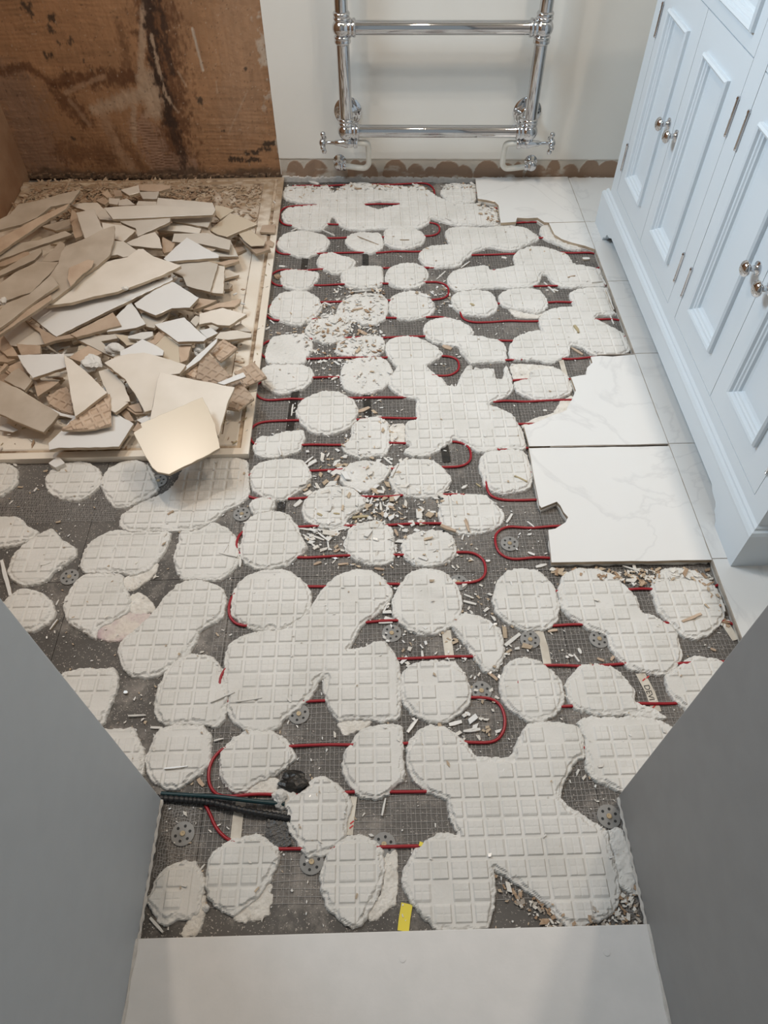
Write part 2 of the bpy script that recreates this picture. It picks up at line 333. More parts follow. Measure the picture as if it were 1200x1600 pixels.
def brown_paint(S, Z):
    base = np.array([.33, .180, .092]); c = np.ones(S.shape+(3,))*base
    n = fbm(S*9, Z*9, 1, 4); c *= (1+.22*n)[..., None]
    ridge = np.sin(Z*2*math.pi/.011+3*fbm(S*5, Z*5, 8, 2)*3)*.5+.5; rm = np.clip(fbm(S*6, Z*8, 21, 3)*2+.1, 0, 1)
    c *= (1-.20*ridge*rm)[..., None]
    def put(mask, col, a=1.): nonlocal c; c = c*(1-mask[..., None]*a)+np.array(col)*mask[..., None]*a
    pale = (.38, .24, .15); dk = (.035, .017, .010); rd = (.11, .045, .018); lt = (.44, .32, .225)
    put(stroke(S, Z, [(60, 380), (130, 560), (170, 680)], 130, 2), (.25, .155, .105), .8)
    put(stroke(S, Z, [(1000, 60), (1000, 500)], 120, 3), (.35, .21, .125), .6)
    put(stroke(S, Z, [(600, -200), (690, 300), (740, 700)], 95, 4, ragged=.8), rd, .85)
    put(stroke(S, Z, [(260, 345), (380, 330), (540, 320)], 38, 5, ragged=.9), rd, .85)
    put(stroke(S, Z, [(250, 400), (350, 500)], 45, 6, ragged=.9), rd, .8)
    put(stroke(S, Z, [(0, 300), (110, 275), (220, 350)], 20, 7, ragged=.8), rd, .8)
    put(stroke(S, Z, [(260, 640), (480, 650)], 55, 8, ragged=1), rd, .55)
    put(stroke(S, Z, [(500, 100), (540, 330)], 25, 28, ragged=1), rd, .5)
    put(stroke(S, Z, [(480, 560), (600, 700)], 30, 29, ragged=1), rd, .5)
    put(stroke(S, Z, [(600, 540), (680, 700), (760, 700)], 70, 9, ragged=.6), (.34, .215, .15), .8)
    put(stroke(S, Z, [(600, 0), (590, 200), (580, 380)], 17, 10), lt, .75)
    put(stroke(S, Z, [(620, 330), (640, 460)], 48, 11), lt, .85)
    put(stroke(S, Z, [(400, 460), (520, 415), (640, 390)], 32, 12), lt, .8)
    put(stroke(S, Z, [(555, 450), (560, 590)], 14, 13), lt, .7)
    put(stroke(S, Z, [(430, 490), (500, 640), (560, 720)], 30, 14), pale, .7)
    put(stroke(S, Z, [(270, 390), (430, 320)], 12, 30), pale, .7); put(stroke(S, Z, [(290, 420), (370, 520)], 12, 31), pale, .7)
    put(stroke(S, Z, [(605, -200), (625, 120), (660, 330)], 30, 15, ragged=.9), dk, .95)
    put(stroke(S, Z, [(650, -100), (690, 160), (715, 300)], 14, 16, ragged=1.2), dk, .8)
    put(stroke(S, Z, [(665, 330), (700, 420), (705, 510)], 26, 17, ragged=.8), dk, .95)
    put(stroke(S, Z, [(715, 510), (755, 640), (770, 705)], 27, 18, ragged=.9), dk, .8)
    put(stroke(S, Z, [(630, 150), (665, 300), (690, 400), (740, 470)], 7, 19, ragged=1.2), lt, .8)
    put(stroke(S, Z, [(800, 122), (845, 295)], 6, 20, ragged=.3), (.5, .42, .34), .9)
    put(stroke(S, Z, [(740, 300), (775, 360)], 5, 22), lt, .6); put(stroke(S, Z, [(900, 340), (905, 390)], 4, 23), lt, .5); put(stroke(S, Z, [(1030, 380), (950, 560)], 4, 24), lt, .4)
    for (x, y, r) in [(110, 30, 22), (125, 60, 12), (215, 75, 14), (210, 120, 14), (245, 180, 9), (285, 168, 14), (190, 235, 14), (205, 225, 10), (350, 260, 8), (1018, 287, 6), (930, 545, 6), (305, 580, 9), (830, 420, 12)]:
        put(stroke(S, Z, [(x, y), (x+2, y+2)], r, int(x), ragged=1.4), (.03, .022, .016), .85)
    for (x, y) in [(990, 665), (1050, 640), (1100, 625), (1060, 670), (1125, 600)]:
        put(stroke(S, Z, [(x-25, y), (x+20, y)], 10, int(x), ragged=1.5), (.02, .014, .010), .85)
    # scraped horizontal trowel cuts in the pale patch
    sc = stroke(S, Z, [(600, 560), (690, 690)], 70, 33)*np.clip(np.sin(Z*2*math.pi/.009+4*fbm(S*20, Z*20, 40, 2))*2-.8, 0, 1); put(sc, rd, .8)
    e0, _ = wpx(*px('M', [(1092, 0)])[0]); ed = -(.012+.012*fbm(Z*40+3, Z*0, 50, 4)); wm = np.clip((S-ed)/.003, 0, 1); put(wm, (.55, .47, .38), .9)
    wm2 = np.clip((S+.035+.03*fbm(S*70, Z*70, 51, 3))/.006, 0, 1)*np.clip(fbm(S*50, Z*50, 52, 3)*4, 0, 1)*np.clip((Z-.12)*8, 0, 1); put(wm2, (.5, .42, .34), .7)
    bot = np.clip((.022-Z+.02*fbm(S*30, Z*30, 60, 3))/.012, 0, 1); put(bot, (.10, .062, .038), .8)
    c *= (1+.22*fbm(S*12, Z*170, 80, 3)*np.clip(fbm(S*5, Z*5, 81, 2)*2+.6, 0, 1)+.16*fbm(S*150, Z*14, 82, 3))[..., None]
    sp = np.clip(fbm(S*220, Z*220, 83, 2)*6-3.6, 0, 1); put(sp, (.05, .03, .02), .6); sp2 = np.clip(fbm(S*200, Z*200, 84, 2)*6-3.9, 0, 1); put(sp2, (.5, .4, .3), .5)
    rel = .0012*fbm(S*60, Z*60, 61, 3)+.0006*ridge*rm
    return np.clip(c, .005, 1), rel
paint_panel('exposed_plaster', MT['plaster'], -.842, -.004, -.034, .80, .003, -.0035, brown_paint, wallb)
MB().obox(A0, DW, NW, UZ, (-.842, -.006, .80), (-.012, -.0036, 2.3)).build('upper_plaster', MT['brownwall'], wallb)
def scar_paint(S, Z):
    c = np.ones(S.shape+(3,))*np.array([.50, .46, .40])
    def put(mask, col, a=1.): nonlocal c; c = c*(1-mask[..., None]*a)+np.array(col)*mask[..., None]*a
    dome = np.zeros(S.shape)
    for (x, rx, top) in [(120, 30, 500), (185, 42, 498), (310, 26, 498), (345, 36, 502), (435, 40, 497), (500, 30, 510), (545, 22, 520), (600, 46, 502), (650, 30, 515), (725, 42, 500), (785, 30, 510), (820, 20, 505), (935, 24, 497), (880, 35, 515), (985, 30, 512), (1050, 34, 498), (1110, 44, 500), (1180, 40, 498), (1260, 50, 500)]:
        s, zt = wpx(*px('N', [(x, top)])[0]); r = rx/2/500.
        h = (zt)*np.sqrt(np.clip(1-((S-s)/r)**2, 0, 1)); dome = np.maximum(dome, np.clip((h-Z+.002*fbm(S*90, Z*90, 5, 2))/.0015, 0, 1)*(h > 0))
    low = np.clip((.016-Z+.012*fbm(S*14, Z*30, 70, 3))/.006, 0, 1)
    put(low, (.33, .235, .165), .75); put(dome, (.27, .175, .115), .95)
    n = np.clip(fbm(S*25, Z*50, 71, 4)*3-.6, 0, 1); put(n, (.52, .47, .40), .8)
    put(np.clip((Z-.0505)/.001, 0, 1), (.66, .62, .56), 1)
    return c, .0008*fbm(S*80, Z*80, 72, 3)+.0015*dome+.002*np.clip((Z-.0505)/.001, 0, 1)
paint_panel('skirting_scar', MT['scar'], -.01, 1.46, -.03, .0545, .0025, -.0022, scar_paint, wallb)
# rough ledge left where the skirting stood
lv = MB(); n = 240
for k in range(n):
    s = -.01+k*1.2/n; a = .006+.004*float(fbm(np.array([k*.23]), np.array([0.]), 9, 3)[0]); h = .004*float(fbm(np.array([k*.5]), np.array([2.]), 11, 2)[0])
    lv.obox(A0, DW, NW, UZ, (s, -.003, -.034), (s+1.2/n+.0002, a+.002, -.004+h))
lv.build('broken_ledge', MT['bead'], wallb)
bl = MB(); s = -.83
while s < -.01:
    wd_ = random.uniform(.004, .02); a = random.uniform(.004, .011); bl.obox(A0, DW, NW, UZ, (s, -.003, -.01), (s+wd_, a, random.uniform(-.004, .005)*(1 if s < -.2 else 1.6))); s += wd_*random.uniform(.8, 1.1)
bl.build('broken_ledge', MT['ledge'], wallb)

# ------------------------------------------------------------------ adhesive
def dab_mesh(name, poly, ztop=ZM, res=.0018, flat=False, hole=None, low=False, seed=0):
    poly = smooth_poly(poly, 1, .16); lo = poly.min(0)-.009; hi = poly.max(0)+.009
    X, Y = np.meshgrid(np.arange(lo[0], hi[0], res), np.arange(lo[1], hi[1], res))
    d = sdist(X, Y, poly)
    if hole is not None: d = np.minimum(d, -sdist(X, Y, hole))
    d = d+.0028+.0034*fbm(X*140, Y*140, seed, 4)
    gy, gx = np.gradient(d, res); gl = np.hypot(gx, gy)+1e-9
    keep = d > 0
    out = ~keep; mv = np.clip(-d, 0, res*1.6)
    XX = np.where(out, X+gx/gl*mv, X); YY = np.where(out, Y+gy/gl*mv, Y)
    pad, joint = waffle(X, Y)
    rimw = .0030+.0016*fbm(X*45, Y*45, seed+5, 3)
    ed = np.clip(d/rimw, 0, 1); prof = np.sqrt(np.clip(1-(1-ed)**2, 0, 1))
    contact = np.clip((d-.0058-.0062*fbm(X*40, Y*40, seed+7, 3))/.0019, 0, 1)
    rough = fbm(X*230, Y*230, seed+9, 2)
    n = fbm(X*18, Y*18, 77, 3)
    wear = np.clip(1.25-np.clip(fbm(X*13, Y*13, 31, 3)*2.6-.75, 0, 1.3), 0, 1) if not flat else np.clip(-fbm(X*16, Y*16, 35, 3)*2, 0, .5)
    H = (ztop-ZB)
    z = ZB-.001 + (H+.001)*prof*(.86+.14*contact)
    z = z + contact*wear*.0026*pad - contact*(1-wear)*.0008 + contact*joint*.0013*(n > -.2) + (1-contact)*prof*(.0018*rough-.0003) + contact*.00018*rough + .0003*n*prof
    if flat: z = z+prof*.0022*fbm(X*90, Y*90, seed+11, 3)
    if low: z = ZB-.001+(.001+H*.38*(1+.4*n))*prof*1.0+prof*.0012*rough
    z = np.where(out, ZB-.0012, z)
    me, _ = grid_mesh(name, XX, YY, z, keep, False); return me
DABS = []
def D(c, pts, flat=False, hole=None, low=False, join=None): DABS.append((px(c, pts), flat, px(c, hole) if hole else None, low))
D('A', [(230,110),(260,80),(330,78),(400,72),(440,85),(490,68),(515,95),(525,118),(560,90),(610,62),(700,52),(830,72),(950,82),(1050,70),(1090,105),(1140,135),(1200,165),(1245,180),(1365,175),(1375,190),(1425,200),(1485,215),(1500,300),(1395,302),(1325,305),(1245,300),(1185,285),(1125,265),(1095,255),(1090,285),(1040,315),(960,325),(860,320),(780,320),(700,330),(620,325),(560,300),(530,245),(510,260),(500,290),(460,330),(380,330),(320,320),(240,280),(225,240),(250,205),(330,195),(430,190),(440,178),(380,170),(340,170),(280,160),(235,140)], hole=[(690,180),(740,165),(800,155),(920,170),(920,182),(850,195),(790,210),(740,195)])
D('B', [(32,105),(60,75),(100,55),(180,65),(236,60),(240,160),(170,172),(100,175),(60,150)])
D('A', [(195,410),(220,370),(270,345),(330,332),(420,345),(480,365),(510,400),(480,445),(420,470),(380,490),(320,485),(250,460),(210,435)])
D('A', [(600,395),(620,360),(680,345),(740,345),(800,350),(822,400),(815,430),(790,455),(740,468),(680,455),(620,430)], flat=True)
D('A', [(826,330),(900,318),(1000,322),(1050,345),(1068,375),(1050,410),(990,435),(920,440),(860,425),(830,405)])
D('A', [(432,510),(450,475),(510,460),(570,480),(630,495),(662,520),(640,550),(590,575),(540,588),(480,565),(440,545)])
D('A', [(570,600),(600,565),(680,545),(760,540),(812,545),(820,590),(815,645),(780,665),(690,675),(620,660),(580,640)])
D('A', [(832,600),(850,560),(900,535),(960,523),(1020,530),(1075,560),(1088,590),(1070,635),(1010,665),(940,675),(870,655),(836,630)])
D('A', [(225,570),(300,562),(380,568),(445,580),(435,620),(400,665),(330,685),(260,670),(225,650),(215,600)])
D('B', [(60,345),(80,318),(170,310),(280,318),(400,305),(520,312),(600,365),(608,383),(540,415),(470,445),(440,452),(380,440),(310,428),(270,445),(225,455),(205,480),(170,500),(150,535),(110,545),(60,545),(20,550),(-40,545),(-80,520),(-98,480),(-80,448),(-20,425),(40,418),(90,415),(70,380)])
D('B', [(460,490),(485,455),(540,432),(620,425),(700,450),(770,470),(795,500),(800,525),(870,540),(970,562),(980,610),(1008,658),(900,660),(740,664),(690,640),(650,585),(625,590),(605,640),(560,662),(440,668),(340,665),(200,680),(120,685),(80,650),(75,610),(100,575),(160,555),(230,545),(305,540),(320,565),(380,558),(440,545),(475,540)])
D('B', [(95,740),(110,705),(170,690),(250,684),(330,695),(352,730),(366,770),(350,810),(300,835),(230,830),(160,825),(110,780)])
D('B', [(370,720),(400,690),(470,675),(560,672),(620,690),(650,730),(660,770),(640,800),(590,815),(520,800),(460,790),(390,770)])
D('B', [(430,790),(460,795),(530,812),(590,822),(640,812),(600,838),(540,840),(480,832)], low=True)
D('B', [(785,710),(820,680),(900,668),(1010,668),(1025,700),(1045,800),(1060,825),(960,825),(930,850),(1000,880),(1060,912),(1110,940),(1150,1040),(1040,1075),(950,1065),(905,1050),(870,1015),(790,1000),(790,1060),(740,1085),(680,1108),(600,1092),(520,1087),(446,1090),(434,1040),(445,1000),(470,960),(540,930),(610,920),(640,940),(615,890),(612,850),(640,810),(700,790),(780,780),(820,780)])
D('B', [(-70,910),(-45,870),(5,850),(75,842),(160,870),(215,905),(225,930),(215,950),(290,960),(360,975),(410,1000),(420,1095),(350,1100),(260,1105),(215,1115),(190,1090),(150,1040),(140,1010),(80,1000),(0,990),(-50,960)])
D('A', [(152,790),(180,740),(220,700),(300,685),(380,690),(440,730),(462,780),(430,830),(370,870),(320,888),(240,870),(180,845),(155,815)])
D('A', [(550,790),(590,740),(650,710),(740,700),(815,710),(845,740),(848,800),(830,850),(770,880),(700,880),(640,850),(580,850),(550,820)], flat=True)
D('A', [(858,760),(870,720),(930,695),(1000,685),(1060,705),(1110,750),(1125,790),(1090,830),(1030,850),(950,855),(880,835),(858,800)])
D('A', [(365,910),(400,860),(470,830),(550,824),(620,852),(630,900),(600,960),(540,985),(470,992),(410,970),(370,940)], flat=True)
D('A', [(130,1040),(160,970),(220,945),(300,940),(370,945),(405,990),(400,1040),(370,1075),(350,1112),(150,1112),(130,1080)], flat=True)
D('C', [(105,180),(110,130),(150,108),(350,108),(400,130),(415,165),(390,210),(350,245),(270,265),(210,278),(150,250),(110,215)])
D('A', [(540,1030),(560,985),(640,960),(740,950),(810,955),(830,1000),(820,1040),(780,1065),(700,1074),(600,1068),(550,1050)], flat=True)
D('C', [(835,-12),(860,-42),(930,-57),(1010,-57),(1080,-27),(1140,10),(1170,45),(1150,60),(1110,85),(1070,115),(1095,140),(1130,170),(1180,200),(1195,235),(1258,235),(1265,200),(1290,150),(1315,115),(1340,110),(1345,150),(1360,120),(1385,135),(1465,130),(1475,190),(1525,195),(1535,130),(1545,110),(1572,190),(1582,240),(1555,288),(1495,310),(1455,325),(1425,342),(1475,355),(1545,380),(1585,410),(1605,450),(1635,490),(1650,560),(1658,600),(1605,600),(1525,600),(1455,610),(1415,620),(1365,610),(1315,580),(1265,550),(1220,535),(1225,560),(1175,580),(1145,605),(1125,620),(1060,640),(1000,640),(940,620),(985,580),(955,560),(955,500),(955,440),(1025,430),(1015,380),(1020,305),(940,295),(880,260),(852,215),(855,180),(885,150),(905,125),(880,90),(850,60),(835,20)])
D('D', [(464,210),(475,260),(530,290),(600,310),(660,315),(730,300),(790,270),(800,240),(785,190),(750,150),(700,125),(640,135),(570,140),(550,195),(500,200)])
D('D', [(440,100),(520,98),(620,105),(700,115),(640,130),(560,135),(545,190),(465,195)], low=True)
D('D', [(265,650),(300,622),(380,610),(480,606),(530,625),(550,680),(570,740),(565,810),(535,840),(480,850),(400,865),(330,845),(290,810),(280,760),(260,710)])
D('D', [(20,960),(45,900),(90,875),(150,865),(220,870),(290,870),(340,905),(380,950),(410,985),(390,1040),(340,1070),(280,1090),(160,1100),(80,1080),(30,1030)])
D('C', [(575,130),(620,80),(700,68),(800,62),(850,90),(876,140),(866,200),(830,240),(760,270),(700,278),(640,270),(590,240),(572,180)], flat=True)
D('C', [(310,370),(340,320),(400,285),(470,262),(540,262),(600,285),(650,320),(672,370),(660,430),(620,470),(560,500),(490,515),(400,500),(340,450),(315,400)])
D('C', [(60,590),(80,545),(110,525),(160,530),(240,500),(350,490),(360,530),(345,570),(330,610),(250,635),(160,652),(80,640)])
D('C', [(570,580),(620,560),(640,510),(640,470),(680,430),(740,415),(800,418),(850,450),(855,530),(850,600),(830,635),(740,640),(680,652),(600,620)])
D('C', [(862,455),(945,445),(945,560),(870,570)], low=True)
D('C', [(40,740),(80,690),(160,668),(260,658),(340,665),(380,710),(400,760),(370,810),(320,850),(240,900),(160,895),(100,870),(50,840)])
D('C', [(570,780),(580,720),(640,680),(740,668),(820,690),(866,712),(840,760),(780,810),(720,850),(650,830),(600,815)], flat=True)
D('C', [(858,770),(880,714),(930,674),(1000,660),(1100,665),(1160,700),(1215,765),(1220,790),(1185,840),(1125,880),(1050,885),(960,880),(900,850),(870,820)])
D('C', [(345,950),(370,890),(420,850),(500,820),(600,818),(660,850),(715,890),(715,930),(650,980),(600,1010),(600,1040),(540,1065),(460,1060),(390,1040),(355,1000)])
D('C', [(35,930),(60,895),(120,888),(180,908),(185,935),(150,968),(90,985),(50,965)])
D('F', [(105,200),(105,160),(120,110),(120,60),(170,10),(240,-10),(330,5),(370,60),(390,110),(420,160),(380,200),(330,240),(260,258),(180,258),(130,235)])
D('F', [(600,140),(610,90),(640,55),(720,40),(780,40),(820,80),(825,150),(826,220),(780,242),(700,240),(640,215),(600,180)])
D('F', [(862,160),(880,110),(950,90),(1020,82),(1090,100),(1115,150),(1115,190),(1080,230),(1020,247),(940,247),(890,220),(867,190)])
D('F', [(65,420),(75,370),(110,310),(180,277),(260,266),(340,272),(400,320),(435,370),(435,430),(400,490),(350,530),(290,548),(220,550),(150,542),(100,510),(65,480)])
D('F', [(320,545),(360,510),(410,470),(450,430),(475,380),(520,330),(570,290),(640,268),(720,270),(780,310),(813,350),(813,400),(770,450),(720,490),(670,530),(640,590),(600,648),(680,635),(750,600),(790,610),(830,660),(852,730),(856,820),(856,900),(850,965),(780,975),(700,965),(620,965),(560,972),(530,930),(505,870),(498,800),(510,770),(490,765),(460,790),(460,820),(420,880),(360,930),(310,965),(290,1000),(220,1028),(130,1018),(90,990),(50,950),(45,900),(55,870),(30,800),(30,740),(40,660),(60,610),(130,575),(200,557),(300,556)])
D('F', [(560,978),(640,972),(720,970),(700,1000),(650,1020),(590,1040)], low=True)
D('F', [(822,420),(835,370),(870,320),(900,280),(960,262),(1030,265),(1080,290),(1110,330),(1140,380),(1145,440),(1130,500),(1080,540),(1020,570),(960,575),(900,550),(850,510),(820,470)])
D('G', [(15,420),(60,375),(110,385),(160,410),(200,440),(210,500),(205,550),(180,590),(145,597),(100,545),(60,480),(25,445)])
D('F', [(862,820),(862,760),(900,720),(960,700),(1040,695),(1110,700),(1160,760),(1190,830),(1180,900),(1120,950),(1050,985),(980,980),(910,940),(870,880)])
D('E', [(-40,55),(0,60),(50,75),(80,110),(75,160),(40,195),(0,220),(-60,225)])
D('E', [(208,150),(240,100),(300,70),(380,60),(440,80),(475,120),(463,170),(430,210),(370,240),(290,235),(230,205)])
D('E', [(467,160),(500,100),(560,65),(630,52),(690,75),(725,130),(738,195),(700,222),(640,245),(600,268),(540,275),(500,230)])
D('E', [(860,90),(930,50),(1020,38),(1100,40),(1162,60),(1162,150),(1165,220),(1110,265),(1050,290),(1010,330),(1000,335),(900,382),(800,383),(700,384),(600,384),(575,372),(560,355),(570,310),(640,262),(740,222),(800,190),(830,140)])
D('E', [(560,378),(600,390),(700,390),(795,390),(790,430),(775,470),(740,520),(690,570),(600,592),(573,578),(470,580),(390,578),(375,550),(385,500),(420,440),(480,400)])
D('E', [(395,588),(470,586),(572,588),(575,640),(600,680),(610,720),(600,760),(560,790),(500,820),(450,850),(440,890),(380,850),(320,810),(295,750),(310,690),(350,630)])
D('E', [(845,388),(920,386),(1000,345),(1060,370),(1110,420),(1117,480),(1110,540),(1065,590),(1030,612),(930,610),(855,615),(830,570),(810,520),(830,460)])
D('E', [(850,622),(930,615),(1020,640),(1050,670),(1056,720),(1050,780),(1000,815),(930,850),(915,910),(880,960),(820,1010),(760,1050),(700,1075),(620,1065),(570,1020),(552,960),(560,910),(620,860),(690,800),(740,740),(770,700)])
D('E', [(440,870),(460,830),(530,800),(600,768),(715,770),(690,810),(620,865),(560,892),(480,890)], low=2)
D('E', [(600,690),(650,670),(700,710),(722,755),(650,775),(605,765)], low=True)
D('E', [(575,600),(690,575),(740,530),(720,580),(650,640),(610,660),(580,640)], low=True)
D('E', [(-50,320),(0,320),(80,320),(110,350),(140,375),(180,390),(130,430),(60,450),(0,460),(-60,455)])
D('E', [(35,570),(60,500),(110,450),(180,402),(240,375),(290,430),(350,465),(355,495),(320,530),(240,580),(220,615),(130,640),(80,635),(45,600)])
D('E', [(-20,760),(35,695),(80,665),(130,657),(200,680),(240,720),(255,770),(230,810),(150,855),(60,860),(0,820)])
D('H', [(40,120),(60,90),(130,70),(200,75),(300,68),(308,130),(290,200),(260,270),(240,330),(180,330),(80,220)])
D('H', [(200,380),(250,355),(330,360),(380,345),(400,400),(430,460),(432,520),(425,570),(370,570),(270,480)])
D('H', [(540,80),(600,20),(660,3),(740,10),(790,50),(798,110),(816,160),(830,200),(815,260),(815,300),(780,342),(740,330),(640,330),(525,330),(490,290),(485,230),(500,160)])
D('H', [(442,490),(470,420),(500,360),(560,342),(640,337),(710,337),(740,380),(745,440),(740,520),(700,560),(650,590),(590,635),(530,630),(480,600),(450,550)])
D('H', [(785,500),(800,450),(850,400),(900,370),(960,358),(1030,362),(1090,400),(1130,450),(1150,485),(1100,530),(1040,570),(960,600),(900,650),(850,650),(800,600)])
D('H', [(905,648),(960,612),(1040,580),(1065,590),(1050,650),(980,654)], low=True)
D('I', [(405,270),(430,200),(470,140),(520,110),(600,92),(680,97),(688,160),(686,240),(695,340),(640,390),(600,430),(540,440),(480,425),(430,360),(410,310)])
D('I', [(270,350),(320,335),(390,380),(430,430),(445,480),(420,560),(418,620),(350,680),(300,710),(240,712),(200,660),(170,610),(140,560),(150,500),(135,455),(190,425),(240,390)])
D('I', [(75,430),(110,395),(185,415),(150,450),(130,480),(100,485)], flat=True)
D('I', [(312,760),(340,690),(390,640),(450,617),(510,615),(570,650),(590,680),(600,760),(585,860),(550,930),(500,1010),(470,1043),(400,1020),(340,950),(310,880),(305,820)])
D('I', [(604,690),(660,680),(658,800),(655,930),(600,970),(540,1010),(520,990),(575,920),(600,850)], low=True)
D('I', [(708,230),(720,170),(770,112),(830,97),(900,112),(950,150),(1000,200),(1025,250),(1080,252),(1140,250),(1200,252),(1210,220),(1235,170),(1248,130),(1280,90),(1352,82),(1425,85),(1495,95),(1520,115),(1535,170),(1537,245),(1505,260),(1470,310),(1435,380),(1420,430),(1460,475),(1515,510),(1568,548),(1605,562),(1640,590),(1650,620),(1668,690),(1680,745),(1695,820),(1708,875),(1700,930),(1678,965),(1613,1010),(1542,1025),(1470,1048),(1425,1010),(1380,945),(1315,905),(1235,840),(1155,795),(1112,770),(1122,840),(1118,910),(1095,990),(1080,1058),(860,1060),(790,1000),(720,920),(692,840),(697,780),(740,690),(800,640),(860,605),(930,612),(955,618),(925,560),(905,500),(908,440),(860,430),(790,400),(740,350),(712,290)])
D('J', [(545,360),(600,328),(700,338),(850,328),(960,345),(1030,380),(1100,430),(1130,520),(1080,620),(900,760),(785,725),(700,680),(640,660),(600,620),(590,520),(580,430)])
D('J', [(135,180),(160,80),(200,35),(270,20),(340,35),(400,80),(450,130),(473,200),(460,270),(420,320),(340,355),(280,350),(220,310),(160,260)])
D('J', [(480,170),(500,130),(530,90),(580,60),(660,55),(740,80),(800,140),(845,200),(840,250),(900,275),(960,300),(1010,342),(900,325),(760,315),(640,318),(590,296),(545,295),(495,240)])
D('G', [(818,610),(870,575),(930,535),(1010,550),(1060,575),(1090,640),(1040,740),(940,760),(895,735),(850,700),(822,650)])
D('G', [(170,320),(185,260),(220,220),(280,207),(350,220),(400,280),(418,340),(412,400),(370,435),(290,442),(220,410),(180,370)])
D('G', [(414,290),(430,235),(480,210),(550,210),(620,230),(680,290),(715,330),(720,370),(780,390),(850,430),(870,490),(878,540),(850,585),(815,610),(760,600),(690,590),(640,550),(605,490),(600,455),(540,440),(470,400),(430,360),(416,320)])
D('G', [(765,270),(800,220),(850,205),(920,215),(980,250),(1020,300),(1040,360),(1030,410),(980,455),(930,475),(880,460),(830,410),(790,370),(775,310)])
D('J', [(705,930),(760,905),(800,960),(830,1030),(855,1100),(860,1250),(780,1230),(755,1150),(740,1060),(725,1000)], flat=True)
D('H', [(490,1060),(530,1010),(600,978),(670,980),(700,1020),(713,1080),(700,1150),(690,1210),(640,1245),(590,1240),(530,1272),(490,1240),(460,1180),(435,1160),(470,1120)])
D('H', [(640,1250),(695,1210),(712,1130),(714,1200),(695,1275),(670,1320),(610,1325)], low=True)
D('H', [(722,1080),(735,980),(765,930),(830,880),(900,862),(960,850),(1020,880),(1070,920),(1050,1000),(1010,1080),(960,1150),(900,1195),(860,1225),(820,1215),(770,1185),(730,1140)])
D('H', [(960,1160),(1020,1080),(1030,1150),(1003,1232),(920,1255),(850,1242),(880,1215)], low=True)
D('B', [(620,312),(670,300),(688,350),(735,390),(800,412),(872,432),(850,445),(790,440),(720,412),(645,385),(617,350)])
D('D', [(515,456),(560,432),(640,402),(700,387),(718,352),(738,312),(815,282),(812,330),(775,380),(720,402),(640,440),(560,464),(520,468)], low=True)
for k, (poly, flat, hole, low) in enumerate(DABS):
    zt = ZM
    P2 = [tuple(W(u, v, zt)[:2]) for u, v in poly]; h = [tuple(W(u, v, zt)[:2]) for u, v in hole] if hole else None
    me = dab_mesh('adhesive_patch', P2, zt, .0019, flat, h, low, seed=k*13)
    o = link('adhesive_patch', me, MT['mortar'] if not low else (MT['mortar_pink'] if low == 2 else MT['mortar_edge'])); o.parent = floor

# ------------------------------------------------------------------ slabs (tiles and pieces of tile)
def slab(name, P3, n, thick, mats, root=None, jag=.0012, seg=.012, origin=True, inset=.0012, seed=0):
    """P3: outline of the upper face (3-D, in one plane, any winding). mats: [face, body]"""
    rnd = random.Random(seed); P3 = [np.asarray(p) for p in P3]; n = np.asarray(n, float); n /= np.linalg.norm(n)
    c = sum(P3)/len(P3); area = sum(np.dot(n, np.cross(P3[i]-c, P3[(i+1) % len(P3)]-c)) for i in range(len(P3)))
    if area < 0: P3 = P3[::-1]
    pts = []
    for i in range(len(P3)):
        a, b = P3[i], P3[(i+1) % len(P3)]; L = np.linalg.norm(b-a); m = max(1, int(L/seg)); t = (b-a)/(L+1e-9); s = np.cross(n, t)
        for k in range(m):
            j = 0 if k == 0 else (rnd.random()-.5)*2*jag
            pts.append(a+(b-a)*k/m+s*j)
    N = len(pts); top = pts; mid = []; bot = []
    for i in range(N):
        t = pts[(i+1) % N]-pts[i-1]; t = t/(np.linalg.norm(t)+1e-9); s = np.cross(n, t)
        mid.append(pts[i]-n*inset*.6-s*inset*.7)
        bot.append(pts[i]-n*thick+s*(rnd.random()-.35)*jag*1.6)
    b = MB(); V = top+mid+bot; f = [tuple(range(N))]; 
    b.add(V, f, 0)
    b.f += [tuple(2*N+i for i in reversed(range(N)))]; b.m += [1]; b.sm += [False]
    for i in range(N):
        j = (i+1) % N; b.f += [(i, N+i, N+j, j), (N+i, 2*N+i, 2*N+j, N+j)]; b.m += [0, 1]; b.sm += [False, False]
    if isinstance(origin, bool) and origin: oc = c-n*thick
    else: oc = np.zeros(3)
    return b.build(name, mats, root, origin=oc)
G = .001
def laid(pts, seed=0, thick=.0088, jag=.0006):
    q = [W(u, v, 0.) for u, v in pts]
    for p in q:
        if p[0] > -.014: p[0] = -G
    slab('floor_tile', q, (0, 0, 1), thick, [MT['marble'], MT['tilebody']], floor, jag=jag, seg=.03, seed=seed, inset=.0006)
    c = sum(q)/len(q)
    q2 = [c+(p-c)*.985-np.array([0, 0, .0089]) for p in q]
    slab('adhesive_bed', q2, (0, 0, 1), -.0089-ZB, [MT['mortar'], MT['mortar_edge']], floor, jag=.0015, seg=.012, seed=seed+9)
laid(px('D', [(520,470),(560,462),(640,430),(700,402),(730,395),(770,378),(785,340),(800,320),(825,262),(812,225),(797,185),(845,175),(885,170),(888,148),(890,130),(922,100),(912,66),(970,60),(1040,64),(1100,58),(1157,52)])+[(1042.6,693),(827,697)], 3)
laid([(826.5,700.5),(1044.5,697),(1112,874.5),(862,878.5),(857,828),(868,826),(884,816),(888,808),(881,800),(876,790),(870,783.5),(846,793),(843,789),(840,773)], 5)
